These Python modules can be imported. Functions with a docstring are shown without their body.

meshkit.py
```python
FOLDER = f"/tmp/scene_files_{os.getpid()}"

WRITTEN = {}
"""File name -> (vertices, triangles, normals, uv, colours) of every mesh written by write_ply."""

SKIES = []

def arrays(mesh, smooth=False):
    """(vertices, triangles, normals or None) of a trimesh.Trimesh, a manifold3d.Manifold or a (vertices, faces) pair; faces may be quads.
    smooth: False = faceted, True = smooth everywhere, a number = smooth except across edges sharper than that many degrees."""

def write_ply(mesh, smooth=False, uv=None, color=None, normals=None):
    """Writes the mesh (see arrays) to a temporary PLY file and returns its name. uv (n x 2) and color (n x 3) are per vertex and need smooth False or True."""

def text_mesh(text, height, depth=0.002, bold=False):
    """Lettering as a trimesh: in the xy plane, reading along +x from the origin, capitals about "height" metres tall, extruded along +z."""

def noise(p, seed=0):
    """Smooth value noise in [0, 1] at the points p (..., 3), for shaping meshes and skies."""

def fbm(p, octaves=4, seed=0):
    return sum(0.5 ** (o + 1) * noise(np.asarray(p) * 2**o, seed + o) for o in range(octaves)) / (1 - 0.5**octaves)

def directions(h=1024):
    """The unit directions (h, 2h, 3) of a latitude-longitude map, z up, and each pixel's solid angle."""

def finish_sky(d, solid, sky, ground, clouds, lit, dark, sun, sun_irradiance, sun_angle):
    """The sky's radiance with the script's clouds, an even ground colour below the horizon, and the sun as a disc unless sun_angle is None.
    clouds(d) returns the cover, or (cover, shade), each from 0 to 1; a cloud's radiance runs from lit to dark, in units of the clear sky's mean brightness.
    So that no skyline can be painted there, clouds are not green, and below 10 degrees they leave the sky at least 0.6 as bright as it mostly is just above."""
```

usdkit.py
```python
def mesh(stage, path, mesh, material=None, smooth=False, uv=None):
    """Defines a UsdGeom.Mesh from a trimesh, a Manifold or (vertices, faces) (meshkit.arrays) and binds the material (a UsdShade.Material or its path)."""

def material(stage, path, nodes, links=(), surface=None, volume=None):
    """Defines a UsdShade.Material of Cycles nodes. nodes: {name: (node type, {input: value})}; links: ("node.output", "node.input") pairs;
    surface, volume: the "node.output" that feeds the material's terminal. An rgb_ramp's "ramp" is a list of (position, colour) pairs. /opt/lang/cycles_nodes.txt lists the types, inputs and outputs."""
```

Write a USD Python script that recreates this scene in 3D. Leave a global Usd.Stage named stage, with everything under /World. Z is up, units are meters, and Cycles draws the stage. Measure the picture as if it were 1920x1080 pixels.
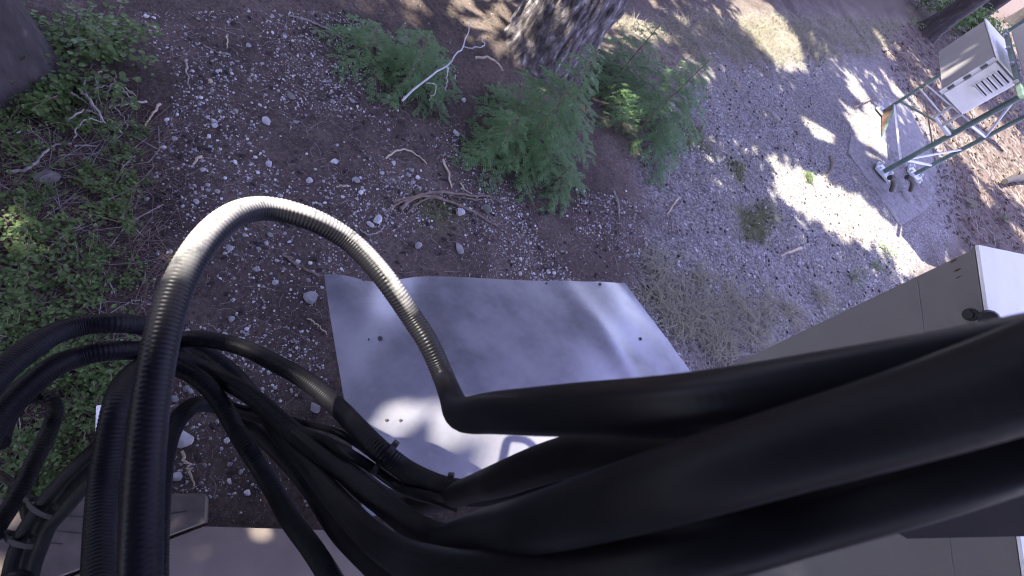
import math, random
import numpy as np, trimesh, shapely, usdkit, meshkit
from scipy.interpolate import CubicSpline
from pxr import Usd, UsdGeom, UsdLux, UsdShade, Sdf, Gf, Vt

stage = Usd.Stage.CreateInMemory()
UsdGeom.SetStageUpAxis(stage, UsdGeom.Tokens.z); UsdGeom.SetStageMetersPerUnit(stage, 1.0)
UsdGeom.Xform.Define(stage, '/World'); UsdGeom.Scope.Define(stage, '/World/Looks')

# ---------------------------------------------------------------- camera (a small camera on a mast, looking steeply down, rolled)
F_PX, CX, CY, CAM_H = 900.0, 960.0, 540.0, 2.6
down = np.array([-526, 455, 900.0]); down /= np.linalg.norm(down)      # straight down, seen from the camera (x right, y down, z forward)
Zc = -down; Yc = np.array([0, 0, 1.0]) - Zc * Zc[2]; Yc /= np.linalg.norm(Yc); Xc = np.cross(Yc, Zc)
WORLD = np.array([Xc, Yc, Zc]); EYE = np.array([0, 0, CAM_H])
cam = UsdGeom.Camera.Define(stage, '/World/camera')
rt, up, bk = WORLD @ [1, 0, 0], WORLD @ [0, -1, 0], WORLD @ [0, 0, -1]
cam.AddTransformOp().Set(Gf.Matrix4d(*rt, 0, *up, 0, *bk, 0, *EYE, 1))
cam.CreateHorizontalApertureAttr(36.0); cam.CreateVerticalApertureAttr(36.0 * 1080 / 1920); cam.CreateFocalLengthAttr(36.0 * F_PX / 1920)
cam.CreateClippingRangeAttr(Gf.Vec2f(0.01, 1000))
EXPOSURE = 2.42
cam.CreateExposureAttr(EXPOSURE)
cam.CreateFStopAttr(15.0); cam.CreateFocusDistanceAttr(2.6)
# ---------------------------------------------------------------- sky and sun
SUN_AZ, SUN_EL = math.radians(-130), math.radians(51)
SUN = np.array([math.sin(SUN_AZ) * math.cos(SUN_EL), math.cos(SUN_AZ) * math.cos(SUN_EL), math.sin(SUN_EL)])
sky = UsdLux.DomeLight.Define(stage, '/World/sky')
sky.GetPrim().SetCustomDataByKey('kind', 'structure')
SKY_STRENGTH = 0.14
skym = usdkit.material(stage, '/World/Looks/sky_air', {
    't': ('sky_texture', {'sky_type': 'single_scattering', 'sun_disc': False, 'sun_elevation': SUN_EL, 'sun_rotation': SUN_AZ, 'air_density': 1.0, 'aerosol_density': 0.6, 'ozone_density': 1.0}),
    'c': ('texture_coordinate', {}), 'n': ('noise_texture', {'scale': 2.2, 'detail': 6.0, 'roughness': 0.55}),
    'r': ('rgb_ramp', {'ramp': [(0.35, (0.3, 0.3, 0.3)), (0.75, (0.6, 0.6, 0.6))]}),
    'm': ('mix_color', {'b': (4.5, 3.7, 8.6), 'use_clamp': False}), 'b': ('background_shader', {'strength': SKY_STRENGTH})},  # lavender veil mixed into the sky, added to tint the skylight
    [('c.generated', 'n.vector'), ('n.fac', 'r.fac'), ('r.color', 'm.fac'), ('t.color', 'm.a'), ('m.result', 'b.color')], surface='b.background')
UsdShade.MaterialBindingAPI.Apply(sky.GetPrim()).Bind(skym)
sun = UsdLux.DistantLight.Define(stage, '/World/sun')
sun.CreateIntensityAttr(1.25); sun.CreateAngleAttr(0.5); sun.CreateNormalizeAttr(True); sun.CreateColorAttr(Gf.Vec3f(1.0, 0.93, 0.82))
zz = SUN; xx = np.cross([0, 0, 1.0], zz); xx /= np.linalg.norm(xx); yy = np.cross(zz, xx)
sun.AddTransformOp().Set(Gf.Matrix4d(*xx, 0, *yy, 0, *zz, 0, 0, 0, 30, 1))

# ---------------------------------------------------------------- helpers
def ray(px, py):
    d = np.array([px - CX, py - CY, F_PX]); return WORLD @ (d / np.linalg.norm(d))
def ground_at(px, py, z=0.0):
    d = ray(px, py); return EYE + d * (z - CAM_H) / d[2]
def at_depth(px, py, zc):                                  # the point at distance zc along the view axis
    return EYE + WORLD @ (np.array([px - CX, py - CY, F_PX]) / F_PX * zc)
def pixel(p):
    q = WORLD.T @ (np.asarray(p, float) - EYE); return np.array([CX, CY]) + F_PX * q[:2] / q[2]
used = {}
def numbered(parent, name):
    k = (parent, name); n = used.get(k, 0); used[k] = n + 1
    return name if n == 0 else f'{name}_{n:03d}'
def path_of(parent): return '/World' if parent is None else str(parent.GetPath())
def tag(prim, label=None, cat=None, group=None, kind=None):
    for k, v in (('label', label), ('category', cat), ('group', group), ('kind', kind)):
        if v: prim.SetCustomDataByKey(k, v)
    return prim
def obj(name, mesh, mat, parent=None, smooth=False, label=None, cat=None, group=None, kind=None):
    if isinstance(mesh, list): mesh = trimesh.util.concatenate(mesh)
    base = path_of(parent)
    m = usdkit.mesh(stage, f'{base}/{numbered(base, name)}', mesh, mat, smooth)
    return tag(m.GetPrim(), label, cat, group, kind)
def thing(name, label, cat, group=None, loc=(0, 0, 0), rotz=0.0, kind=None):
    x = UsdGeom.Xform.Define(stage, '/World/' + numbered('/World', name))
    x.AddTranslateOp().Set(Gf.Vec3d(*map(float, loc))); x.AddRotateZOp().Set(float(math.degrees(rotz)))
    return tag(x.GetPrim(), label, cat, group, kind)
def dup(src, loc, rotz, label=None, group=None, scale=1.0):
    was = src.GetCustomData()
    n = src.GetName()
    while n[-1].isdigit() or n[-1] == '_': n = n[:-1]
    r = thing(n, label or was['label'], was['category'], group or was.get('group'), loc, rotz)
    if scale != 1.0: UsdGeom.Xform(r).AddScaleOp().Set(Gf.Vec3f(scale, scale, scale))
    r.GetReferences().AddInternalReference(src.GetPath()); r.SetInstanceable(True)
    return r
def tube(pts, rad, sides=10, caps=True):
    p = np.asarray(pts, float); n = len(p); rad = np.broadcast_to(np.asarray(rad, float), (n,))
    t = np.gradient(p, axis=0); t /= np.linalg.norm(t, axis=1, keepdims=True) + 1e-12
    a = np.zeros_like(p); ref = np.array([0, 0, 1.0]) if abs(t[0, 2]) < .9 else np.array([1.0, 0, 0])
    a[0] = np.cross(t[0], ref); a[0] /= np.linalg.norm(a[0])
    for i in range(1, n):
        v = a[i - 1] - t[i] * (a[i - 1] @ t[i]); a[i] = v / (np.linalg.norm(v) + 1e-12)
    b = np.cross(t, a); ang = np.arange(sides) * 2 * np.pi / sides
    v = p[:, None] + rad[:, None, None] * (np.cos(ang)[None, :, None] * a[:, None] + np.sin(ang)[None, :, None] * b[:, None])
    v = v.reshape(-1, 3)
    i, j = np.meshgrid(np.arange(n - 1), np.arange(sides), indexing='ij'); j2 = (j + 1) % sides
    q = np.stack([i * sides + j, i * sides + j2, (i + 1) * sides + j2, (i + 1) * sides + j], -1).reshape(-1, 4)
    f = np.vstack([q[:, [0, 1, 2]], q[:, [0, 2, 3]]])
    if caps:
        k = len(v); v = np.vstack([v, p[0], p[-1]]); jj = np.arange(sides); j2 = (jj + 1) % sides; e = (n - 1) * sides
        f = np.vstack([f, np.stack([np.full(sides, k), j2, jj], 1), np.stack([np.full(sides, k + 1), e + jj, e + j2], 1)])
    return trimesh.Trimesh(v, f, process=False)
def box_axes(c, ax, ay, az, bevel=0.0):
    """A box centred at c with half-axis vectors ax, ay, az; bevelled corners by convex hull."""
    c, ax, ay, az = (np.asarray(v, float) for v in (c, ax, ay, az)); pts = []
    if bevel:
        L = [np.linalg.norm(v) for v in (ax, ay, az)]; k = [1 - min(bevel / l, .45) for l in L]
        for sx in (-1, 1):
            for sy in (-1, 1):
                for sz in (-1, 1):
                    pts += [c + sx * ax + sy * ay * k[1] + sz * az * k[2], c + sx * ax * k[0] + sy * ay + sz * az * k[2], c + sx * ax * k[0] + sy * ay * k[1] + sz * az]
    else:
        pts = [c + sx * ax + sy * ay + sz * az for sx in (-1, 1) for sy in (-1, 1) for sz in (-1, 1)]
    return trimesh.convex.convex_hull(np.array(pts))
def slab(corners, vec, bevel=0.0):
    """The prism from polygon corners (convex, planar) extruded along vec."""
    c = np.asarray(corners, float); return trimesh.convex.convex_hull(np.vstack([c, c + np.asarray(vec, float)]))
def merge(parts):
    v, f, n = [], [], 0
    for a, b in parts: v.append(a); f.append(b + n); n += len(a)
    return trimesh.Trimesh(np.vstack(v), np.vstack(f), process=False)
def quads(P, A, B):
    """Flat diamonds at P (n,3) with half vectors A (long) and B (wide)."""
    n = len(P); v = np.stack([P - A, P + B, P + A, P - B], 1).reshape(-1, 3); i = np.arange(n)[:, None] * 4
    return v, np.vstack([i + [0, 1, 2], i + [0, 2, 3]])
def unit(v): v = np.asarray(v, float); return v / (np.linalg.norm(v, axis=-1, keepdims=True) + 1e-12)

# ---------------------------------------------------------------- materials
def noisy(name, stops, scale=5.0, rough=0.8, bump=0.0, bscale=None, bdist=0.01, metallic=0.0, spec=0.5, detail=6.0, coord='position', stretch=(1, 1, 1), extra=None):
    """Base colour from a noise ramp, roughness, and a fine bump."""
    nodes = {'g': ('geometry', {}), 't': ('texture_coordinate', {}), 'mp': ('mapping', {'scale': stretch}), 'n': ('noise_texture', {'scale': scale, 'detail': detail, 'roughness': 0.6}),
             'r': ('rgb_ramp', {'ramp': stops}), 'p': ('principled_bsdf', {'roughness': rough, 'metallic': metallic, 'specular_ior_level': spec})}
    links = [('g.position' if coord == 'position' else 't.object', 'mp.vector'), ('mp.vector', 'n.vector'), ('n.fac', 'r.fac'), ('r.color', 'p.base_color')]
    if bump:
        nodes['bn'] = ('noise_texture', {'scale': bscale or scale * 4, 'detail': 5.0, 'roughness': 0.6}); nodes['b'] = ('bump', {'strength': bump, 'distance': bdist})
        links += [('mp.vector', 'bn.vector'), ('bn.fac', 'b.height'), ('b.normal', 'p.normal')]
    return usdkit.material(stage, '/World/Looks/' + name, nodes, links, surface='p.BSDF')
def plain(name, col, rough=0.6, metallic=0.0):
    return noisy(name, [(0.3, tuple(c * .8 for c in col)), (0.7, tuple(min(1, c * 1.2) for c in col))], 12, rough, metallic=metallic)
def leafy(name, stops, trans=0.35, rough=0.5):
    return usdkit.material(stage, '/World/Looks/' + name, {
        'g': ('geometry', {}), 'r': ('rgb_ramp', {'ramp': stops}), 'p': ('principled_bsdf', {'roughness': rough, 'specular_ior_level': 0.35}),
        'tr': ('translucent_bsdf', {}), 'm': ('mix_closure', {'fac': trans})},
        [('g.random_per_island', 'r.fac'), ('r.color', 'p.base_color'), ('r.color', 'tr.color'), ('p.BSDF', 'm.closure1'), ('tr.BSDF', 'm.closure2')], surface='m.closure')

# ground: bare dirt, with gravel, leaf litter and moss where the vertex attributes say they lie
def ground_material():
    n = {'g': ('geometry', {}),
         'n1': ('noise_texture', {'scale': 1.7, 'detail': 8.0, 'roughness': 0.65}), 'n2': ('noise_texture', {'scale': 38.0, 'detail': 6.0, 'roughness': 0.7}),
         'v': ('voronoi_texture', {'scale': 85.0, 'randomness': 1.0}), 'v2': ('voronoi_texture', {'scale': 60.0}),
         'rd': ('rgb_ramp', {'ramp': [(0.3, (0.052, 0.040, 0.033)), (0.52, (0.088, 0.069, 0.056)), (0.75, (0.135, 0.107, 0.088))]}),
         'rf': ('rgb_ramp', {'ramp': [(0.3, (0.45, 0.45, 0.45)), (0.7, (1.5, 1.5, 1.5))]}),
         'md': ('mix_color', {'blend_type': 'multiply', 'fac': 0.9, 'use_clamp': False}),
         'rs': ('rgb_ramp', {'ramp': [(0.0, (1, 1, 1)), (0.12, (1, 1, 1)), (0.17, (0, 0, 0))]}), 'ms': ('mix_color', {'b': (0.34, 0.33, 0.32)}), 'th': ('math', {'math_type': 'multiply', 'value2': 0.8}),
         'ag': ('attribute', {'attribute': 'gravel'}), 'al': ('attribute', {'attribute': 'litter'}), 'am': ('attribute', {'attribute': 'moss'}),
         'sp': ('separate_color', {}),
         'rg': ('rgb_ramp', {'ramp': [(0.0, (0.06, 0.054, 0.05)), (0.45, (0.15, 0.143, 0.137)), (1.0, (0.34, 0.33, 0.32))]}), 'mg': ('mix_color', {}),
         'rl': ('rgb_ramp', {'ramp': [(0.3, (0.042, 0.030, 0.023)), (0.55, (0.105, 0.078, 0.06)), (0.8, (0.23, 0.18, 0.145))]}), 'ml': ('mix_color', {}),
         'ab': ('attribute', {'attribute': 'brush'}), 'rb': ('rgb_ramp', {'ramp': [(0.3, (0.075, 0.06, 0.045)), (0.5, (0.20, 0.175, 0.14)), (0.7, (0.42, 0.38, 0.31))]}), 'mb': ('mix_color', {}),
         'rm': ('rgb_ramp', {'ramp': [(0.3, (0.05, 0.055, 0.022)), (0.7, (0.13, 0.14, 0.06))]}), 'mm': ('mix_color', {}),
         'b': ('bump', {'strength': 0.8, 'distance': 0.012}), 'p': ('principled_bsdf', {'roughness': 0.92, 'specular_ior_level': 0.2})}
    l = [('g.position', 'n1.vector'), ('g.position', 'n2.vector'), ('g.position', 'v.vector'), ('g.position', 'v2.vector'), ('n1.fac', 'rd.fac'), ('n2.fac', 'rf.fac'), ('rd.color', 'md.a'), ('rf.color', 'md.b'),
         ('v.distance', 'rs.fac'), ('rs.color', 'th.value1'), ('th.value', 'ms.fac'), ('md.result', 'ms.a'),
         ('v2.color', 'sp.color'), ('sp.r', 'rg.fac'), ('ms.result', 'mg.a'), ('rg.color', 'mg.b'), ('ag.fac', 'mg.fac'),
         ('n2.fac', 'rl.fac'), ('mg.result', 'ml.a'), ('rl.color', 'ml.b'), ('al.fac', 'ml.fac'),
         ('n2.fac', 'rb.fac'), ('rb.color', 'mb.b'), ('ab.fac', 'mb.fac'), ('ml.result', 'mb.a'), ('n2.fac', 'rm.fac'), ('mb.result', 'mm.a'), ('rm.color', 'mm.b'), ('am.fac', 'mm.fac'),
         ('mm.result', 'p.base_color'), ('n2.fac', 'b.height'), ('b.normal', 'p.normal')]
    return usdkit.material(stage, '/World/Looks/forest_ground', n, l, surface='p.BSDF')
M = {}
M['ground'] = ground_material()
M['cable'] = noisy('black_cable', [(0.35, (0.004, 0.004, 0.0055)), (0.7, (0.008, 0.008, 0.010))], 30, 0.44, 0.2, 300, 0.0005, spec=0.10)
M['dull_cable'] = noisy('dull_cable', [(0.35, (0.006, 0.006, 0.007)), (0.7, (0.013, 0.012, 0.012))], 40, 0.5, 0.3, 260, 0.0006, spec=0.11)
M['dusty_cable'] = usdkit.material(stage, '/World/Looks/dusty_cable', {  # pale colour holds both dust and painted sunlight on the arch
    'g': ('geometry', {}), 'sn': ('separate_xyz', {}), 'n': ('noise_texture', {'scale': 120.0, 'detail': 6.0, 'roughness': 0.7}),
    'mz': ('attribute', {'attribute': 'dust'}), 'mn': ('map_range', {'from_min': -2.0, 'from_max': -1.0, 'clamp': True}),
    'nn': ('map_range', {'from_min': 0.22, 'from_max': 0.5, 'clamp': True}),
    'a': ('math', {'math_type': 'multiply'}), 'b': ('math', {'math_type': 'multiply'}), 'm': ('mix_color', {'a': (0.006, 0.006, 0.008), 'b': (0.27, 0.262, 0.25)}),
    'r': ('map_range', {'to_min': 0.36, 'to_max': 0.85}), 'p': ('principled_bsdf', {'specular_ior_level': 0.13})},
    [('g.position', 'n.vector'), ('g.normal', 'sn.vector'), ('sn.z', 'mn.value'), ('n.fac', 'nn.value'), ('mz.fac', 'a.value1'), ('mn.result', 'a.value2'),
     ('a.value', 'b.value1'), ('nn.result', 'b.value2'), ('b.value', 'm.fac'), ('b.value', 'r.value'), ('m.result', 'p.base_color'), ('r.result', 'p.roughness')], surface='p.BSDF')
M['aluminium'] = usdkit.material(stage, '/World/Looks/aluminium', {
    'g': ('geometry', {}), 'n': ('noise_texture', {'scale': 3.5, 'detail': 8.0, 'roughness': 0.62}), 'n2': ('noise_texture', {'scale': 90.0, 'detail': 3.0}), 'mp': ('mapping', {'scale': (30, 6, 6), 'rotation': (0, 0, 0.95)}), 'n3': ('noise_texture', {'scale': 1.0, 'detail': 6.0, 'roughness': 0.7}),
    'r': ('rgb_ramp', {'ramp': [(0.3, (0.24, 0.243, 0.275)), (0.5, (0.285, 0.288, 0.32)), (0.7, (0.335, 0.338, 0.37))]}), 'r3': ('rgb_ramp', {'ramp': [(0.35, (0.86, 0.85, 0.83)), (0.6, (1, 1, 1))]}), 'mm': ('mix_color', {'blend_type': 'multiply', 'fac': 0.45}),
    'rr': ('map_range', {'from_min': 0.3, 'from_max': 0.7, 'to_min': 0.24, 'to_max': 0.42}),
    'b': ('bump', {'strength': 0.06, 'distance': 0.002}), 'p': ('principled_bsdf', {'metallic': 0.62})},
    [('g.position', 'n.vector'), ('g.position', 'n2.vector'), ('g.position', 'mp.vector'), ('mp.vector', 'n3.vector'), ('n.fac', 'r.fac'), ('n3.fac', 'r3.fac'), ('r.color', 'mm.a'), ('r3.color', 'mm.b'), ('n.fac', 'rr.value'), ('mm.result', 'p.base_color'), ('rr.result', 'p.roughness'), ('n2.fac', 'b.height'), ('b.normal', 'p.normal')], surface='p.BSDF')
M['cabinet'] = noisy('cabinet_paint', [(0.3, (0.17, 0.165, 0.165)), (0.7, (0.22, 0.21, 0.21))], 2.5, 0.45, 0.08, 220, 0.001)
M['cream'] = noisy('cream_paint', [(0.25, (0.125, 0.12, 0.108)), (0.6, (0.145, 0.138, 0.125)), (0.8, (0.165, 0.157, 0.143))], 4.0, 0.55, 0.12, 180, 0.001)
M['slab'] = noisy('beige_slab', [(0.25, (0.19, 0.155, 0.125)), (0.7, (0.27, 0.225, 0.185))], 5.0, 0.7, 0.12, 180, 0.001)
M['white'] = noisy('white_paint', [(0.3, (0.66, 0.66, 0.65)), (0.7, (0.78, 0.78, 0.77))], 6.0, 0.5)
M['rust'] = noisy('rust', [(0.3, (0.05, 0.028, 0.018)), (0.7, (0.13, 0.075, 0.045))], 60, 0.9)
M['dark_bracket'] = noisy('dark_bracket', [(0.3, (0.012, 0.010, 0.008)), (0.7, (0.03, 0.022, 0.016))], 20, 0.75)
M['rubber'] = noisy('rubber', [(0.3, (0.006, 0.006, 0.006)), (0.7, (0.016, 0.016, 0.016))], 30, 0.65)
M['green_steel'] = noisy('green_steel', [(0.3, (0.05, 0.085, 0.07)), (0.6, (0.085, 0.13, 0.105)), (0.8, (0.16, 0.20, 0.17))], 7, 0.6, 0.2, 60, 0.002)
M['galvanised'] = noisy('galvanised', [(0.3, (0.38, 0.40, 0.42)), (0.7, (0.55, 0.56, 0.58))], 9, 0.45, metallic=0.5)
M['screw'] = noisy('screw_steel', [(0.3, (0.05, 0.05, 0.055)), (0.7, (0.12, 0.12, 0.125))], 80, 0.5, metallic=0.6)
M['concrete'] = noisy('concrete', [(0.3, (0.10, 0.095, 0.092)), (0.5, (0.165, 0.158, 0.153)), (0.75, (0.26, 0.25, 0.24))], 14, 0.9, 0.4, 60, 0.004)
M['timber'] = noisy('weathered_timber', [(0.3, (0.048, 0.038, 0.031)), (0.55, (0.088, 0.071, 0.058)), (0.8, (0.13, 0.107, 0.088))], 9, 0.85, 0.5, 40, 0.003, stretch=(1, 1, 3))
M['bark'] = noisy('bark', [(0.34, (0.035, 0.028, 0.027)), (0.5, (0.105, 0.09, 0.088)), (0.6, (0.17, 0.155, 0.155)), (0.70, (0.40, 0.39, 0.39))], 20, 0.95, 1.0, 70, 0.03, stretch=(1, 1, 0.5))
M['dark_bark'] = noisy('dark_bark', [(0.3, (0.014, 0.011, 0.010)), (0.6, (0.036, 0.029, 0.028)), (0.78, (0.10, 0.09, 0.09))], 14, 0.95, 0.8, 40, 0.01, stretch=(1, 1, 0.4))
M['twig'] = noisy('grey_twig', [(0.3, (0.16, 0.14, 0.125)), (0.7, (0.36, 0.33, 0.30))], 25, 0.85)
M['brown_twig'] = noisy('brown_twig', [(0.3, (0.09, 0.065, 0.05)), (0.7, (0.22, 0.17, 0.13))], 25, 0.85)
M['tan_wood'] = noisy('tan_wood', [(0.3, (0.30, 0.24, 0.17)), (0.7, (0.48, 0.40, 0.30))], 25, 0.8)
M['stone'] = noisy('pale_stone', [(0.3, (0.26, 0.26, 0.26)), (0.7, (0.46, 0.46, 0.455))], 18, 0.85, 0.5, 90, 0.003)
M['grey_stone'] = noisy('grey_stone', [(0.3, (0.14, 0.14, 0.14)), (0.7, (0.28, 0.28, 0.275))], 14, 0.85, 0.5, 90, 0.003)
M['mossy_stone'] = noisy('mossy_stone', [(0.35, (0.05, 0.06, 0.03)), (0.55, (0.14, 0.13, 0.12)), (0.75, (0.22, 0.21, 0.2))], 9, 0.9, 0.5, 60, 0.004)
M['needles'] = leafy('needles', [(0.0, (0.15, 0.26, 0.11)), (0.55, (0.27, 0.44, 0.19)), (1.0, (0.42, 0.60, 0.28))], 0.45)
M['crown'] = leafy('crown_needles', [(0.0, (0.02, 0.045, 0.02)), (1.0, (0.06, 0.10, 0.04))], 0.12)
M['leaves'] = leafy('green_leaves', [(0.0, (0.12, 0.19, 0.06)), (0.35, (0.24, 0.38, 0.11)), (0.8, (0.36, 0.53, 0.17)), (1.0, (0.50, 0.62, 0.26))], 0.4, 0.45)
M['bright_leaves'] = leafy('bright_leaves', [(0.0, (0.12, 0.2, 0.04)), (1.0, (0.24, 0.34, 0.09))], 0.4, 0.45)
M['dry_grass'] = leafy('dry_grass', [(0.0, (0.26, 0.25, 0.17)), (0.5, (0.48, 0.46, 0.36)), (1.0, (0.66, 0.64, 0.53))], 0.35, 0.7)
M['litter'] = leafy('leaf_litter', [(0.0, (0.06, 0.042, 0.032)), (0.6, (0.15, 0.105, 0.077)), (1.0, (0.30, 0.225, 0.17))], 0.15, 0.8)
M['moss'] = leafy('moss', [(0.0, (0.10, 0.11, 0.045)), (1.0, (0.26, 0.27, 0.12))], 0.2, 0.9)
for i, (a, b) in enumerate(((0.18, 0.26), (0.26, 0.36), (0.42, 0.56), (0.20, 0.28))):
    M[f'pebble{i}'] = noisy(f'pebble_tone_{"abcd"[i]}', [(0.3, (a, a * .98, a * .96)), (0.7, (b, b * .985, b * .97))], 40, 0.85)

# ---------------------------------------------------------------- ground
def poly_px(pts, z=0.0): return shapely.Polygon([ground_at(x, y, z)[:2] for x, y in pts])
GRAVEL = poly_px([(1330, 100), (1420, 110), (1560, 85), (1680, 110), (1790, 330), (1800, 420), (1760, 470), (1700, 540), (1600, 600), (1450, 640), (1330, 700), (1180, 700), (1180, 600), (1250, 420), (1200, 300), (1250, 200)])
PATH = poly_px([(1520, 170), (1560, 95), (1680, 110), (1790, 330), (1800, 420), (1760, 500), (1690, 500), (1640, 430), (1540, 300)])
LITTER = poly_px([(1660, 80), (1800, 60), (1915, 40), (1935, 200), (1960, 480), (1830, 480), (1790, 420), (1775, 300), (1700, 170)])
BRUSHY = poly_px([(1150, 40), (1500, 36), (1700, 40), (1640, 100), (1480, 120), (1330, 120), (1200, 120)])
UNDER = poly_px([(-30, 190), (80, 150), (260, 230), (270, 330), (230, 560), (280, 640), (230, 760), (160, 930), (-60, 930)])
MOSS = poly_px([(1395, 400), (1440, 370), (1450, 410), (1425, 460), (1395, 450)]).union(poly_px([(1280, 225), (1320, 235), (1325, 275), (1290, 280)])).union(poly_px([(1370, 300), (1400, 310), (1390, 340)])).union(poly_px([(780, 380), (840, 370), (870, 400), (800, 410)]))
def near(poly, x, y, soft, seed=3, amp=0.35):
    """1 inside the polygon, 0 outside, with a ragged edge of the given softness."""
    pts = shapely.points(x, y); d = shapely.distance(poly.exterior if poly.geom_type == 'Polygon' else poly.boundary, pts); d = np.where(shapely.contains_xy(poly, x, y), d, -d)
    d = d + (meshkit.fbm(np.stack([x * 2.2, y * 2.2, 0 * x], -1), 4, seed) - .5) * amp * 2
    return np.clip(.5 + d / soft, 0, 1)
def height(x, y):
    x, y = np.asarray(x, float), np.asarray(y, float); z0 = 0 * x
    return (meshkit.fbm(np.stack([x * .8, y * .8, z0], -1), 3, 11) - .5) * .10 + (meshkit.fbm(np.stack([x * 5, y * 5, z0], -1), 4, 5) - .5) * .045 - .006
def stretch(lo, hi, step, far):
    mid = np.arange(lo, hi, step); out, s, p = [], step, hi
    while p < far: out.append(p); s *= 1.12; p += s
    out.append(far); neg, s, p = [], step, lo - step
    while p > -far: neg.append(p); s *= 1.12; p -= s
    neg.append(-far); return np.array(neg[::-1] + list(mid) + out)
gx, gy = stretch(-3.6, 5.2, .04, 260), stretch(-1.2, 14, .04, 260)
X, Y = np.meshgrid(gx, gy, indexing='ij'); Zg = height(X, Y); ny = len(gy)
i, j = np.meshgrid(np.arange(len(gx) - 1), np.arange(ny - 1), indexing='ij')
gq = np.stack([i * ny + j, (i + 1) * ny + j, (i + 1) * ny + j + 1, i * ny + j + 1], -1).reshape(-1, 4)
g = usdkit.mesh(stage, '/World/ground', (np.stack([X, Y, Zg], -1).reshape(-1, 3), gq), M['ground'], True)
tag(g.GetPrim(), kind='structure')
fx, fy = X.ravel(), Y.ravel()
close = (fx > -6) & (fx < 12) & (fy > -4) & (fy < 30)
def attr(name, poly, soft, gain=1.0, seed=3):
    a = np.zeros(len(fx), np.float32); a[close] = near(poly, fx[close], fy[close], soft, seed) * gain
    if name == 'litter': a = np.maximum(a, np.where(fx > -3, np.clip((np.hypot(fx, fy) - 12.5) / 3, 0, 1), 0)).astype(np.float32)
    UsdGeom.PrimvarsAPI(g).CreatePrimvar(name, Sdf.ValueTypeNames.FloatArray, 'vertex').Set(Vt.FloatArray.FromNumpy(a))
attr('gravel', GRAVEL, .5, .8); attr('litter', LITTER, .8, .85, 9); attr('brush', BRUSHY, .9, .8, 6); attr('moss', MOSS, .25, .9, 4)

# ---------------------------------------------------------------- the sun's plane: where the tree crowns leave gaps
E1 = np.cross(SUN, [0, 0, 1.0]); E1 /= np.linalg.norm(E1); E2 = np.cross(SUN, E1)
def sun_uv(p): p = np.asarray(p, float); return np.stack([p @ E1, p @ E2], -1)

# ---------------------------------------------------------------- large structure: the metal roof sheet near the camera
TL, SN = ground_at(607, 520, 1.10), unit([-0.31, 0.23, 1.0])
def on_sheet(px, py): d = ray(px, py); return EYE + d * (SN @ (TL - EYE)) / (SN @ d)
TR, BL = on_sheet(1175, 525), on_sheet(678, 972)
SU, SV = TR - TL, BL - TL; SV = SV - unit(SU) * (SV @ unit(SU)) * .3
sheet = thing('metal_sheet', 'large bare aluminium roof sheet with small dark screws under the black cables', 'metal sheet')
nu, nv = 70, 44
U, V = np.meshgrid(np.linspace(0, 1, nu), np.linspace(0, 1, nv), indexing='ij')
bend = .010 * np.sin(U * 5.2 + .6) * (1 - V) ** 2 + .006 * np.sin(U * 9 + V * 3) * np.sin(V * 3) + .014 * np.exp(-((U - .73 - .05 * V) / .05) ** 2) * (.4 + .6 * V) - .030 * np.exp(-(((U - .13) * 3.2 + (V - .02) * .8) / .22) ** 2) * np.exp(-V * 2.2) + .012 * np.exp(-(((U - .02) * 3 - V) / .2) ** 2) * np.exp(-V * 2) - .012 * np.exp(-((U - .98) / .06) ** 2) * (1 - V)
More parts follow.
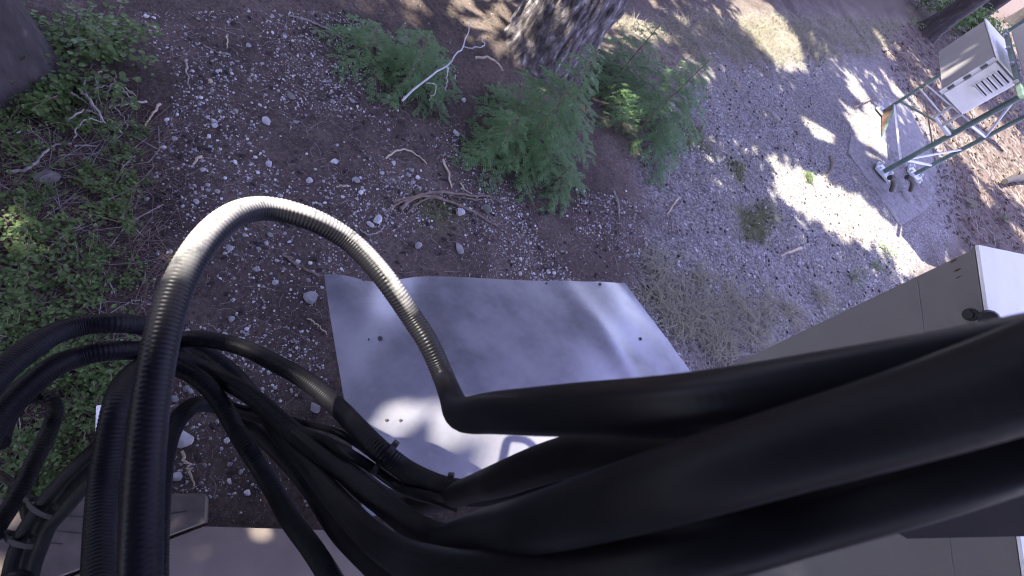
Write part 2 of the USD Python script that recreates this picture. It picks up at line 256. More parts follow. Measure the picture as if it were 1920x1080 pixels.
bend += (meshkit.fbm(np.stack([U * 3, V * 2, 0 * U], -1), 2, 8) - .5) * .012
SP = TL + U[..., None] * SU + V[..., None] * SV + bend[..., None] * SN
n_ = nu * nv; top = SP.reshape(-1, 3); bot = top - SN * .002
i, j = np.meshgrid(np.arange(nu - 1), np.arange(nv - 1), indexing='ij')
q = np.stack([i * nv + j, i * nv + j + 1, (i + 1) * nv + j + 1, (i + 1) * nv + j], -1).reshape(-1, 4)
if np.cross(SU, SV) @ SN > 0: q = q[:, ::-1]
rim = np.concatenate([np.arange(nu) * nv, (nu - 1) * nv + np.arange(1, nv), (np.arange(nu - 2, -1, -1)) * nv + nv - 1, np.arange(nv - 2, 0, -1)])
r2 = np.roll(rim, -1); side = np.stack([rim, r2, r2 + n_, rim + n_], 1)
obj('panel', (np.vstack([top, bot]), np.vstack([q, q[:, ::-1] + n_, side])), M['aluminium'], sheet, 40)
def sheet_uv(px, py):
    p = on_sheet(px, py) - TL; A = np.stack([SU, SV], 1); return np.linalg.lstsq(A, p, rcond=None)[0]
def sheet_point(u, v):
    a, b = np.clip(u, 0, 1) * (nu - 1), np.clip(v, 0, 1) * (nv - 1); return SP[int(round(a)), int(round(b))] + (a - round(a)) / (nu - 1) * SU + (b - round(b)) / (nv - 1) * SV
hexa = trimesh.creation.cylinder(1, 1, sections=6); disc = trimesh.creation.cylinder(1, 1, sections=16)
def oriented(m, c, axis, r, h):
    m = m.copy(); T = trimesh.geometry.align_vectors([0, 0, 1.0], axis); m.apply_scale([r, r, h]); m.apply_transform(T); m.apply_translation(c); return m
for px, py, r in ((712, 637, .0075), (1200, 636, .0075), (1127, 530, .008), (681, 516, .007), (1026, 529, .004), (724, 790, .0045), (750, 790, .0045), (691, 637, .0025)):
    c = sheet_point(*sheet_uv(px, py))
    w = obj('screw', [oriented(disc, c + SN * .0012, SN, r, .002), oriented(hexa, c + SN * .004, SN, r * .62, .006)], M['screw'], sheet, 30)
bc = TL + SU * .72 + SV * .5; bh = bc[2] - .2
obj('base_box', box_axes([bc[0], bc[1], bh / 2], unit([SU[0], SU[1], 0]) * .26, unit([SV[0], SV[1], 0]) * .22, [0, 0, bh / 2], .01), M['timber'], sheet)
for s_ in (.3, .7):
    a, b = TL + SU * .32 + SV * s_ - SN * .06, TL + SU * .95 + SV * s_ - SN * .06
    obj('rail', box_axes((a + b) / 2, (b - a) / 2, unit(SV) * .02, SN * .024), M['galvanised'], sheet)

# ---------------------------------------------------------------- near cabinet at the right
T1 = np.array([.726, 1.57, 2.20]); ed = np.array([.53, -.42, -.20]); B1 = np.array([.807, 1.53, 1.34]); dep = np.array([.42, .53, .02])
cab = thing('painted_cabinet', 'large pale grey painted cabinet with sloping lid beside the thick cables', 'cabinet')
dn = B1 - T1; e2 = ed * 2.1
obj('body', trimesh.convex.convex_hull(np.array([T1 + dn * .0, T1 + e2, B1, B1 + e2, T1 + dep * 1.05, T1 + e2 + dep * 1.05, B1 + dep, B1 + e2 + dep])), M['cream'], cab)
fn = unit(np.cross(ed, dn)); fn = fn if fn @ (EYE - T1) > 0 else -fn
tn = unit(np.cross(ed, dep)); tn = tn if tn[2] > 0 else -tn
lo = T1 + fn * .006 + tn * .004
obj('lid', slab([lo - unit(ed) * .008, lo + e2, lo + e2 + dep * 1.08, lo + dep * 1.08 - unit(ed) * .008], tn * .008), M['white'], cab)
s0 = T1 + ed * .02 + dn * .165; obj('door_seam', box_axes(s0 + e2 / 2 + fn * .0015, e2 / 2, unit(dn) * .0010, fn * .0018), M['cabinet'], cab)
obj('drip_edge', box_axes(B1 + e2 / 2 + fn * .004 - dn * .012, e2 / 2, unit(dn) * .006, fn * .004), M['rubber'], cab)
def on_face(px, py): d = ray(px, py); return EYE + d * (fn @ (T1 - EYE)) / (fn @ d)
c = on_face(1821, 590); obj('bolt', [oriented(disc, c + fn * .004, fn, .017, .008), oriented(hexa, c + fn * .012, fn, .011, .012)], M['rubber'], cab, 30)
c = on_face(1853, 598); obj('rubber_knob', tube([c - fn * .01 + ed * .0, c + fn * .03 + tn * .01, c + fn * .055 + tn * .022], [.021, .022, .015], 14), M['rubber'], cab, 40)
rng = np.random.default_rng(5)
for k, (px, py, w, h) in enumerate(((1789, 488, .004, .012), (1796, 506, .003, .010), (1797, 520, .002, .008), (1365, 682, .004, .008))):
    c = on_face(px, py); a = rng.uniform(0, 1, 10)
    ring = [c + fn * .0012 + unit(ed) * math.cos(t) * w * (.6 + .5 * a[m]) + unit(dn) * math.sin(t) * h * (.6 + .5 * a[m]) for m, t in enumerate(np.linspace(0, 2 * np.pi, 10, endpoint=False))]
    obj('rust_stain', (np.array(ring + [c + fn * .0022]), np.array([[m, (m + 1) % 10, 10] for m in range(10)])), M['rust'], cab)
pc = B1 + e2 * .5 + dep * .55; obj('pedestal', box_axes([pc[0], pc[1], pc[2] / 2 - .05], [.09, 0, 0], [0, .09, 0], [0, 0, pc[2] / 2 + .1], .01), M['galvanised'], cab)

# ---------------------------------------------------------------- dark bracket, slab, timber and panel below the camera
zb = .30; c4 = [at_depth(x, y, zb) for x, y in ((1694, 1004), (1701, 1010), (2150, 1001), (2150, 840), (1920, 880), (1700, 975), (1693, 985))]
vdir = WORLD @ np.array([.05, .1, 1.0])
obj('mounting_bracket', slab(c4, vdir * .025), M['dark_bracket'], label='dark brown mounting bracket with rounded corner beneath the thickest cables', cat='bracket')
obj('base_slab', slab([ground_at(383, 987, .16), ground_at(640, 995, .16), ground_at(1150, 1180, .16), ground_at(500, 1700, .16), ground_at(60, 1110, .16)], [0, 0, -.2]), M['slab'], label='smooth beige slab at the foot of the cables, bottom edge of the view', cat='slab')
tp = [ground_at(x, y, .36) for x, y in ((-160, 941), (359, 925), (385, 926), (383, 978), (301, 1006), (105, 1078), (-160, 1180))]
tim = thing('timber_beam', 'old grey timber beam with long cracks behind the hanging cables', 'timber beam')
obj('beam', slab(tp, [0, 0, -.34]), M['timber'], tim)
for pts in (((105, 995), (135, 998), (160, 1001)), ((80, 1020), (100, 1018), (118, 1020)), ((0, 1011), (25, 1010), (40, 1012)), ((300, 965), (318, 963), (340, 960), (352, 958)), ((108, 966), (130, 967), (165, 970))):
    P = np.array([ground_at(x, y, .3605) for x, y in pts]); obj('crack', tube(P, [.001] + [.0024] * (len(P) - 2) + [.001], 5), M['rubber'], tim)
pz = [.42, .42, .16, .16]; pn = [(180, 763), (313, 759), (305, 935), (176, 940)]
pp = [ground_at(x, y, z) for (x, y), z in zip(pn, pz)]
obj('white_panel', slab(pp, -unit(np.cross(pp[1] - pp[0], pp[3] - pp[0])) * .012 * np.sign(np.cross(pp[1] - pp[0], pp[3] - pp[0])[2])), M['white'], label='upright white metal panel hidden behind the vertical cables at lower left', cat='panel')

obj('mast', tube([[.46, -.33, -.1], [.46, -.33, 2.0], [.46, -.33, 5.5]], .09, 20), M['galvanised'], smooth=40, label='added unseen steel pole behind the viewpoint, dimming reflections on the cables', cat='mast')  # added out of view to cut sky reflections on the cables
# ---------------------------------------------------------------- lattice tower at the upper right, with two cabinets
LEG = {'a': ground_at(1650, 213), 'b': ground_at(1650, 326), 'c': ground_at(1708, 330)}
TOWER_H = 14.0
def on_leg(k, px, py):
    """The height on the leg that is nearest to the pixel."""
    z = np.linspace(.0, 2.55, 400); P = np.array([[LEG[k][0], LEG[k][1], a] for a in z]); Q = WORLD.T @ (P - EYE).T; Q = np.array([CX, CY])[:, None] + F_PX * Q[:2] / Q[2]
    return P[np.argmin(((Q.T - [px, py]) ** 2).sum(1))]
tw = thing('lattice_tower', 'green grey lattice tower with three tubular legs on a concrete pad', 'tower')
for k, r in (('a', .030), ('b', .040), ('c', .034)):
    b0 = LEG[k]; lg = obj('leg', tube([[b0[0], b0[1], .02], [b0[0], b0[1], TOWER_H]], r, 14), M['green_steel'], tw, 40)
    obj('base_plate', [box_axes([b0[0], b0[1], .052], [.15, 0, 0], [0, .15, 0], [0, 0, .015])] + [oriented(hexa, [b0[0] + sx * .11, b0[1] + sy * .11, .085], [0, 0, 1.0], .025, .05) for sx in (-1, 1) for sy in (-1, 1)], M['galvanised'], lg, 30)
    for zf in (3.9, 6.6): obj('flange', oriented(disc, [b0[0], b0[1], zf], [0, 0, 1.0], r * 1.9, .05), M['green_steel'], lg, 30)
def brace(ka, pa, kb, pb, r, m='galvanised'):
    obj('brace', tube([on_leg(ka, *pa), on_leg(kb, *pb)], r, 8), M[m], tw, 40)
brace('b', (1700, 299), 'c', (1800, 275), .018); brace('b', (1698, 303), 'c', (1747, 311), .022); brace('c', (1846, 257), 'b', (1902, 187), .018)
brace('a', (1692, 197), 'b', (1790, 245), .016, 'green_steel'); brace('b', (1815, 231), 'c', (1848, 257), .018); brace('a', (1735, 168), 'c', (1753, 305), .012, 'brown_twig')
brace('a', (1683, 205), 'b', (1684, 296), .016); brace('a', (1728, 172), 'b', (1790, 240), .012); brace('a', (1740, 165), 'c', (1850, 255), .012)
for n_z in range(3):
    for a_, b_ in (('a', 'b'), ('b', 'c'), ('c', 'a')):
        z0 = 2.9 + n_z * 3.2; A_, B_ = LEG[a_], LEG[b_]
        obj('brace', tube([[A_[0], A_[1], z0], [B_[0], B_[1], z0]], .025, 6), M['galvanised'], tw); obj('brace', tube([[A_[0], A_[1], z0], [B_[0], B_[1], z0 + 3.1]], .025, 6), M['galvanised'], tw)
gp = [on_leg('a', 1652, 212), on_leg('a', 1680, 205)]; gd = unit(LEG['b'] - LEG['a']); gd[2] = 0
obj('gusset', slab([gp[0] + [0, 0, .02], gp[1], gp[0] + gd * .85 + [0, 0, .02]], unit(np.cross(gd, [0, 0, 1.0])) * .012), M['rust'], tw)
obj('gusset', slab([gp[1] + [0, .05, 0], gp[0] + gd * 1.0 + [0, .05, .02], gp[0] + gd * .3 + [0, .05, .02], gp[1] + gd * .35 + [0, .05, .0]], unit(np.cross(gd, [0, 0, 1.0])) * .012), M['green_steel'], tw)
# cabinet on the tower, seen from its corner
KS = .85
def corner(px, py, el_deg, z): d = ray(px, py); return EYE + d * (z - CAM_H) / d[2]
zq, zp = CAM_H - 1.63 * KS, CAM_H - .94 * KS
q2 = ground_at(1765, 175.5, zq); q1 = ground_at(1759, 97, zq); q3 = ground_at(1803, 214.5, zq)
hz = zp - zq
u1, u3 = q1 - q2, q3 - q2; u3 = u3 - unit(u1) * (u3 @ unit(u1)) * .7
box2 = thing('tower_cabinet', 'pale metal cabinet with louvred side mounted low on the lattice tower', 'cabinet')
cc = q2 + (u1 + u3) / 2 + [0, 0, hz / 2]
obj('body', box_axes(cc, u1 / 2, u3 / 2, [0, 0, hz / 2], .012), M['cabinet'], box2)
up_ = np.array([0, 0, 1.0]); d1, d3 = unit(u1), unit(u3); L1, L3 = np.linalg.norm(u1), np.linalg.norm(u3)
n3 = -unit(np.cross(up_, d3)); n3 = n3 if n3 @ (EYE - q2) > 0 else -n3       # outward of the q2-q3 face
n1 = unit(np.cross(up_, d1)); n1 = n1 if n1 @ (EYE - q2) > 0 else -n1
obj('lid', box_axes(cc + [0, 0, hz / 2 + .012], u1 / 2 * 1.02, u3 / 2 * 1.06, [0, 0, .010], .006), M['white'], box2)
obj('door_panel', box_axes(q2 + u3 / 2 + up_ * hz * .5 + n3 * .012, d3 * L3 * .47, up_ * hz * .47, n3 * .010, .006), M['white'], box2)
lv = obj('louvre_frame', box_axes(q2 + u3 * .55 + up_ * hz * .66 + n3 * .026, d3 * L3 * .29, up_ * hz * .24, n3 * .006, .003), M['white'], box2)
for k in range(5):
    hc = q2 + u3 * .55 + up_ * hz * (.47 + .095 * k) + n3 * .030
    obj('louvre', slab([hc - d3 * L3 * .25, hc + d3 * L3 * .25, hc + d3 * L3 * .25 + n3 * .035 - up_ * .012, hc - d3 * L3 * .25 + n3 * .035 - up_ * .012], up_ * .020), M['white'], lv)
    obj('slot', box_axes(hc + up_ * .034 + n3 * .0, d3 * L3 * .25, up_ * .008, n3 * .004), M['rubber'], lv)
obj('hinge_strip', box_axes(q2 + up_ * hz * .5 + n1 * .02 + d3 * .006, up_ * hz * .5, d3 * .02, n1 * .02, .006), M['white'], box2)
for k in (.2, .5, .8): obj('hinge', tube([q2 + up_ * hz * (k - .06) + n3 * .03 + n1 * .02, q2 + up_ * hz * (k + .06) + n3 * .03 + n1 * .02], .018, 8), M['screw'], box2)
for t_ in (.55, .95):
    a = q2 + u3 * t_; b = on_leg('b', *pixel(a + u3 * .8 - [0, 0, .05])); obj('support_arm', tube([a - [0, 0, .0], a + [.02, .05, -.22], b - [0, 0, .2]], .022, 8), M['galvanised'], box2)
# second cabinet above it
z2 = zp + .13
w0, w1 = ground_at(1885, 58, z2), ground_at(1914, 178, z2)
wd = unit(w1 - w0); wn = np.cross(up_, wd); wn = wn if wn @ (EYE - w0) < 0 else -wn
box3 = thing('upper_tower_cabinet', 'second grey cabinet higher on the tower, cut by the right edge', 'cabinet')
wl = np.linalg.norm(w1 - w0)
obj('body', box_axes((w0 + w1) / 2 + wn * .28 + up_ * .40, wd * wl / 2 * .96, wn * .25, up_ * .36, .012), M['cabinet'], box3)
rl = obj('bottom_rail', box_axes((w0 + w1) / 2 + wn * .01, wd * wl / 2 * 1.02, wn * .022, up_ * .022, .004), M['green_steel'], box3)
for k in range(4): obj('bolt', oriented(hexa, w0 + wd * wl * (.12 + .25 * k) - wn * .035 + up_ * .0, -wn, .022, .03), M['galvanised'], rl)
pad = poly_px([(1600, 222), (1590, 287), (1687, 424), (1735, 395), (1765, 335), (1700, 190), (1650, 185)]).convex_hull
pm = trimesh.creation.extrude_polygon(pad, .10, engine='earcut'); pm.apply_translation([0, 0, -.092]); obj('concrete_pad', pm, M['concrete'], label='pale concrete pad under the lattice tower', cat='concrete pad')
for k, (a, b, c) in enumerate((((1668, 333), (1676, 338), (1672, 356)), ((1700, 332), (1711, 340), (1708, 356)))):
    P = [ground_at(*a, .34), ground_at(*b, .30), ground_at(*c, .09)]; P = CubicSpline([0, .5, 1], P)(np.linspace(0, 1, 10))
    obj('conduit_elbow', tube(P, .036, 10), M['dark_bracket'], label=f'dark bent conduit at the tower foot, {"left" if k == 0 else "right"} one of two', cat='conduit', smooth=40)

# ---------------------------------------------------------------- cables in the foreground
def cable(label, pts, dia, mat='cable', pitch=.0034, amp=.00030, sides=20, ribs=True, name='black_cable', cat='cable', group=None, dust=None):
    """pts: (px, py, width in pixels); the width of a cable of known diameter gives its distance."""
    a = np.array(pts, float); P = np.array([at_depth(x, y, F_PX * dia / w) for x, y, w in a])
    d = np.concatenate([[0], np.cumsum(np.linalg.norm(np.diff(P, axis=0), axis=1) ** .75)]); S = CubicSpline(d, P)
    fine = S(np.linspace(0, d[-1], 1500)); L = np.concatenate([[0], np.cumsum(np.linalg.norm(np.diff(fine, axis=0), axis=1))])
    step = pitch / 5 if ribs else .008
    n = max(8, int(L[-1] / step)); s = np.linspace(0, L[-1], n); Q = np.stack([np.interp(s, L, fine[:, k]) for k in range(3)], 1)
    k = max(3, int(.012 / step) | 1)
    if k < n // 4 and ribs:
        pad_ = np.vstack([np.repeat(Q[:1], k // 2, 0), Q, np.repeat(Q[-1:], k // 2, 0)]); Q2 = np.stack([np.convolve(pad_[:, c], np.ones(k) / k, 'valid') for c in range(3)], 1); Q2[:k], Q2[-k:] = Q[:k], Q[-k:]; Q = Q2
    zz_ = ((Q - EYE) @ WORLD)[:, 2]; fade = np.clip((zz_ - .20) / .16, .07, 1)     # the heavy run at the right has a smooth jacket
    r = dia / 2 + (amp * fade * (np.abs(np.sin(np.pi * s / pitch)) * 2 - 1.3) if ribs else 0)
    pr_ = obj(name, tube(Q, r, sides), M[mat], smooth=True, label=label, cat=cat, group=group)
    if dust:                                                # dusty tone and sunlight put into the colour of one stretch: fraction of the way along it
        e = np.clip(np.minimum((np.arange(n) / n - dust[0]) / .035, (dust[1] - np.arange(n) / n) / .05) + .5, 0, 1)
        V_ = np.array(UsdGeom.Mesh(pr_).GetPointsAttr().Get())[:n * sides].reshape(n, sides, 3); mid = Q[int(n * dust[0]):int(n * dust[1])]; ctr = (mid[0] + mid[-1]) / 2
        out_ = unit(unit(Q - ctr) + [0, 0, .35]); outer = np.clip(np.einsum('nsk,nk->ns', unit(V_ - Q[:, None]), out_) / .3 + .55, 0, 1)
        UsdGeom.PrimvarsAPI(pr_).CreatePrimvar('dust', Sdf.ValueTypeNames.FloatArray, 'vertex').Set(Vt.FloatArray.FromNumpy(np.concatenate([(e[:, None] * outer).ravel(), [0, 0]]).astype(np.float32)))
    return Q
D = .022; DUST_SUN = (.525, .757)
ARCH = cable('black ribbed cable in the tallest arch, sunlit and dusty on top', [(2250, 600, 175), (1907, 668, 152), (1580, 720, 136), (1300, 758, 121), (1100, 767, 102), (1000, 771, 90), (920, 774, 77), (878, 778, 67), (856, 766, 54), (843, 735, 43), (828, 698, 40), (803, 643, 40), (773, 596, 40), (735, 540, 41), (700, 496, 41), (655, 452, 41), (580, 410, 43), (500, 391, 45), (430, 409, 49), (370, 470, 53), (325, 560, 57), (298, 660, 61), (282, 760, 64), (272, 860, 67), (266, 960, 70), (262, 1090, 74), (262, 1300, 80)], D, 'dusty_cable', dust=DUST_SUN)
cable('outer of two black ribbed cables arching from the left edge', [(-120, 860, 52), (-50, 760, 49), (0, 700, 46), (48, 660, 43), (100, 627, 40), (156, 610, 38), (211, 606, 37), (273, 613, 33), (331, 636, 28), (363, 648, 26), (401, 669, 26), (445, 705, 26), (480, 750, 28), (505, 787, 30), (539, 832, 33), (574, 867, 36), (606, 908, 40), (656, 965, 46), (702, 1010, 54), (749, 1042, 64), (800, 1063, 76), (900, 1082, 92), (1100, 1068, 112), (1300, 1028, 124), (1507, 968, 128), (1707, 906, 138), (1920, 830, 148), (2300, 690, 150)], D)
cable('inner of two black ribbed cables arching from the left edge', [(-110, 990, 52), (-50, 870, 50), (-5, 785, 46), (56, 722, 42), (100, 689, 40), (144, 670, 38), (189, 660, 37), (244, 657, 35), (331, 668, 31), (379, 690, 30), (426, 716, 31), (473, 744, 32), (505, 770, 33), (536, 798, 34), (567, 823, 35), (599, 849, 37), (646, 883, 40), (686, 918, 43), (717, 942, 45), (749, 967, 47), (780, 989, 49), (812, 1005, 52), (859, 1010, 66), (922, 995, 84), (1000, 982, 104), (1140, 944, 126), (1280, 902, 140), (1500, 836, 154), (1707, 776, 168), (1920, 706, 186), (2300, 560, 210)], D)
cable('black ribbed cable passing over the left edge of the metal sheet', [(272, 900, 44), (280, 760, 38), (300, 670, 33), (330, 641, 31), (363, 635, 31), (410, 640, 31), (457, 652, 31), (505, 675, 32), (552, 700, 33), (599, 732, 34), (630, 760, 35), (662, 793, 37), (693, 826, 39), (725, 855, 40), (755, 878, 40), (790, 898, 41), (818, 910, 42), (860, 922, 46), (950, 915, 58), (1120, 880, 78), (1400, 822, 100), (1800, 730, 120), (2200, 610, 135)], D)
cable('smooth dull black cable rising from the bundle across the bottom of the sheet', [(640, 860, 36), (690, 910, 36), (720, 932, 36), (749, 943, 36), (796, 945, 38), (843, 933, 44), (906, 910, 55), (960, 891, 66), (1120, 850, 84), (1280, 815 + 50, 104), (1600, 790, 130), (1920, 690, 140), (2250, 560, 150)], D, 'dull_cable', ribs=False)
cable('black ribbed cable, left vertical leg looping over and down to the bottom edge', [(184, 1250, 60), (185, 1080, 54), (188, 981, 50), (193, 911, 48), (203, 841, 47), (216, 775, 46), (233, 722, 42), (258, 694, 37), (290, 686, 33), (331, 690, 32), (366, 706, 32), (396, 732, 32), (421, 768, 32), (443, 807, 32), (467, 845, 33), (489, 880, 33), (514, 920, 34), (545, 975, 36), (580, 1022, 38), (615, 1075, 40), (670, 1170, 44)], D)
cable('thin black cable squeezed between the two vertical cables at lower left', [(224, 1250, 34), (222, 1080, 32), (219, 1000, 31), (221, 930, 30), (230, 860, 29), (243, 788, 28), (256, 720, 26), (272, 680, 24), (300, 668, 22)], .0145, 'dull_cable')
cable('black ribbed cable in the low loop right of the tall arch leg', [(292, 1250, 44), (292, 1080, 42), (295, 981, 40), (303, 880, 38), (318, 815, 35), (345, 773, 32), (375, 758, 30), (405, 760, 29), (440, 778, 28), (463, 797, 28), (491, 820, 29), (520, 846, 30), (552, 880, 31), (583, 918, 32), (605, 952, 34), (630, 990, 36), (662, 1025, 39), (702, 1062, 43), (760, 1120, 50)], D)
cable('thin twin black wire tied beside the sheet corner, upper one', [(420, 748, 11), (445, 762, 11), (500, 775, 11), (560, 790, 12), (600, 800, 13), (654, 822, 14), (690, 847, 14), (735, 880, 15), (780, 905, 15), (860, 930, 17)], .0085, ribs=False, name='black_wire', cat='wire')
wire2 = cable('thin twin black wire tied beside the sheet corner, lower one', [(425, 760, 13), (464, 780, 14), (530, 800, 15), (590, 818, 17), (620, 830, 18), (654, 850, 19), (702, 880, 19), (738, 906, 19), (774, 924, 20), (860, 950, 22)], .0105, ribs=False, name='black_wire', cat='wire')
cable('short black cable loop hooked under the left arches', [(0, 830, 30), (20, 775, 28), (44, 749, 27), (72, 743, 26), (94, 749, 26), (103, 764, 26), (99, 788, 26), (84, 827, 27), (63, 869, 28), (39, 918, 29), (14, 958, 30), (-25, 1020, 32)], .0155, 'dull_cable')
cable('thin dark wire crossing at the left edge below the loop', [(-40, 878, 14), (0, 891, 14), (28, 908, 14), (45, 935, 15), (55, 980, 16)], .0085, 'dull_cable', ribs=False, name='black_wire', cat='wire')
for k, pts in enumerate(([(240, 790), (183, 836), (148, 869), (113, 904), (81, 943), (53, 981), (32, 1024), (15, 1090), (5, 1250)], [(240, 815), (183, 860), (151, 890), (123, 925), (92, 962), (67, 1000), (53, 1034), (44, 1090), (40, 1250)], [(240, 840), (178, 896), (148, 925), (117, 962), (95, 985), (81, 1016), (67, 1052), (58, 1090), (54, 1250)])):
    cable('black cable in the zip-tied bundle curving to the lower left, ' + ('left', 'middle', 'right')[k] + ' one', [(x, y, 23) for x, y in pts], .0115 + .0006 * (k == 1), 'dull_cable', ribs=False)
cable('thin blue black hose end curving at the bottom left corner', [(0, 1100, 26), (14, 1086, 26), (30, 1081, 26), (46, 1085, 26), (60, 1104, 26)], .012, ribs=False)
cable('black cable lowest in the thick run, showing between bracket and bundle', [(640, 1180, 50), (760, 1130, 60), (900, 1120, 76), (1100, 1092, 84), (1300, 1050, 86), (1507, 988, 88), (1707, 928, 92), (1920, 852, 98), (2300, 740, 110)], D, 'dull_cable', ribs=False)
def zip_tie(label, px, py, w, dirx, diry, zc):
    c = at_depth(px, py, zc); a = WORLD @ unit([dirx, diry, 0.0]); v = WORLD @ np.array([0, 0, 1.0]); s = unit(np.cross(a, v)); h = zc / F_PX
    t = thing('zip_tie', label, 'zip tie')
    th = np.linspace(0, 2 * np.pi, 33); P = c + (np.cos(th)[:, None] * a * w / 2 * h + np.sin(th)[:, None] * v * 14 * h)
    band = [box_axes((P[k] + P[k + 1]) / 2, (P[k + 1] - P[k]) * .55, s * 5 * h, unit(np.cross(s, P[k + 1] - P[k])) * 1.6 * h) for k in range(32)]
    obj('band', band, M['rubber'], t); obj('head', box_axes(c + a * (w / 2 + 2) * h, a * 6 * h, s * 6 * h, v * 6 * h, 1.5 * h), M['rubber'], t)
zip_tie('black zip tie around the cable bundle at lower left, upper one', 85, 953, 66, -.86, -.50, F_PX * .0115 / 23); zip_tie('black zip tie around the cable bundle at lower left, near the bottom edge', 45, 1012, 64, -.95, -.30, F_PX * .0115 / 23)
zip_tie('small black zip tie with its head showing above the sheet', 725, 852, 46, .62, -.75, F_PX * D / 40); zip_tie('small black zip tie where the cables merge on the sheet', 843, 918, 46, .1, -.95, F_PX * D / 44)
zip_tie('pale tie around the two thin wires', 707, 876, 24, .5, -.86, F_PX * .0105 / 19)

# ---------------------------------------------------------------- trees
rng = np.random.default_rng(77)
def trunk_mesh(base, top, r0, r1, flare, seed, nz=90, ns=72, ridge=.03, topz=None):
    base, top = np.asarray(base, float), np.asarray(top, float); s = np.linspace(0, 1, nz) ** 1.8; th = np.linspace(0, 2 * np.pi, ns, endpoint=False)
    h = np.linalg.norm(top - base); S, T = np.meshgrid(s, th, indexing='ij'); r = r0 + (r1 - r0) * S + flare * np.exp(-S * h / .28) * (1 + .35 * np.sin(T * 5 + seed) + .2 * np.sin(T * 3 + 2 * seed))
    zz_ = S * h; ca, sa = np.cos(T), np.sin(T)
    br = meshkit.fbm(np.stack([ca * 7, sa * 7, zz_ * 2.6], -1), 4, seed); rr = np.abs(br - .5) * 2.6
    r = r + ridge * (rr - .35) + (meshkit.fbm(np.stack([ca * 1.2, sa * 1.2, zz_ * .6], -1), 2, seed + 9) - .5) * .12 * r0
    P = base + S[..., None] * (top - base) + np.stack([ca * r, sa * r, 0 * r], -1)
    i, j = np.meshgrid(np.arange(nz - 1), np.arange(ns), indexing='ij'); j2 = (j + 1) % ns
    return P.reshape(-1, 3), np.stack([i * ns + j, i * ns + j2, (i + 1) * ns + j2, (i + 1) * ns + j], -1).reshape(-1, 4)
# gaps in the canopy: pixels of the sun patches, carried to the surface they lie on
gaps = []
def gap(pts, surf=None, grow=.07):
    uv = sun_uv(np.array([(surf(x, y) if surf else ground_at(x, y)) for x, y in pts])); gaps.append(shapely.Polygon(uv).buffer(0).buffer(grow + .07))
gap([(1392, 10), (1440, 10), (1478, 75), (1492, 118), (1455, 112), (1415, 75)])
gap([(1465, 315), (1500, 328), (1560, 350), (1615, 380), (1650, 412), (1655, 440), (1615, 440), (1560, 418), (1515, 392), (1475, 368)])
gap([(1665, 428), (1712, 440), (1740, 475), (1750, 508), (1705, 505), (1672, 470)])
gap([(1583, 138), (1605, 152), (1625, 188), (1604, 184)], grow=.05); gap([(1518, 222), (1545, 225), (1565, 250), (1540, 270)])
gap([(1590, 222), (1640, 205), (1652, 232), (1655, 315), (1630, 290), (1605, 250)]); gap([(1570, 188), (1592, 205), (1590, 215)], grow=.04)
gap([(1655, 132), (1690, 172), (1680, 175)], grow=.05); gap([(1700, 140), (1735, 160), (1740, 172), (1715, 165)]); gap([(1712, 180), (1750, 240), (1735, 235)]); gap([(1745, 232), (1785, 300), (1770, 300), (1740, 250)])
gap([(1795, 282), (1850, 335), (1835, 330)]); gap([(1828, 338), (1868, 385), (1850, 380)]); gap([(1870, 240), (1935, 300), (1900, 295), (1860, 260)]); gap([(1890, 415), (1940, 455), (1915, 450)])
gap([(1640, 60), (1680, 110), (1665, 105)], grow=.05); gap([(1840, 30), (1880, 60), (1850, 70)], grow=.3); gap([(1880, 340), (1930, 380), (1910, 385)])
gap([(1770, 200), (1800, 240), (1790, 245)]); gap([(1120, 118), (1180, 150), (1170, 155)], grow=.06); gap([(880, 36), (935, 50), (900, 60)], grow=.05); gap([(1150, 36), (1230, 60), (1190, 60)], grow=.04)
for pts in ([(965, 438), (1000, 475), (985, 470)], [(1085, 482), (1140, 512), (1110, 515)], [(750, 340), (775, 352), (760, 356)], [(50, 415), (78, 442), (60, 446)], [(860, 410), (880, 425), (870, 430)], [(70, 560), (95, 590), (75, 590)], [(0, 850), (25, 875), (10, 880)]): gap(pts, grow=.015)
gap([(835, 800), (870, 810), (1130, 816), (1060, 845), (1000, 872), (930, 885), (890, 872), (850, 858), (825, 835), (815, 815)], on_sheet, .07)
gap([(715, 705), (770, 698), (778, 725), (735, 745)], on_sheet, -.06); gap([(628, 745), (655, 740), (660, 760)], on_sheet, -.06); gap([(720, 805), (780, 835), (850, 880), (800, 850)], on_sheet, -.07)
lit = ARCH[np.array([345 < pixel(p)[0] < 745 and pixel(p)[1] < 540 for p in ARCH])][::25]
ARCH_GAP = len(gaps); gaps.append(shapely.LineString(sun_uv(lit)).buffer(.10))
cs = lambda x, y: (lambda d: EYE + d * (n1 @ (q2 - EYE)) / (n1 @ d))(ray(x, y))
for pts in ([(1764, 138), (1783, 118), (1790, 125), (1775, 148)], [(1806, 95), (1820, 84), (1812, 97)], [(1798, 120), (1812, 115), (1803, 126)]): gap(pts, cs, .0)
GAPS = shapely.union_all(gaps); gaps[0] = gaps[0].buffer(.10); gaps[1] = gaps[1].buffer(.03); gaps[2] = gaps[2].buffer(.03); GAPS = shapely.union_all(gaps); CORE = GAPS.buffer(-.10).union(gaps[ARCH_GAP])
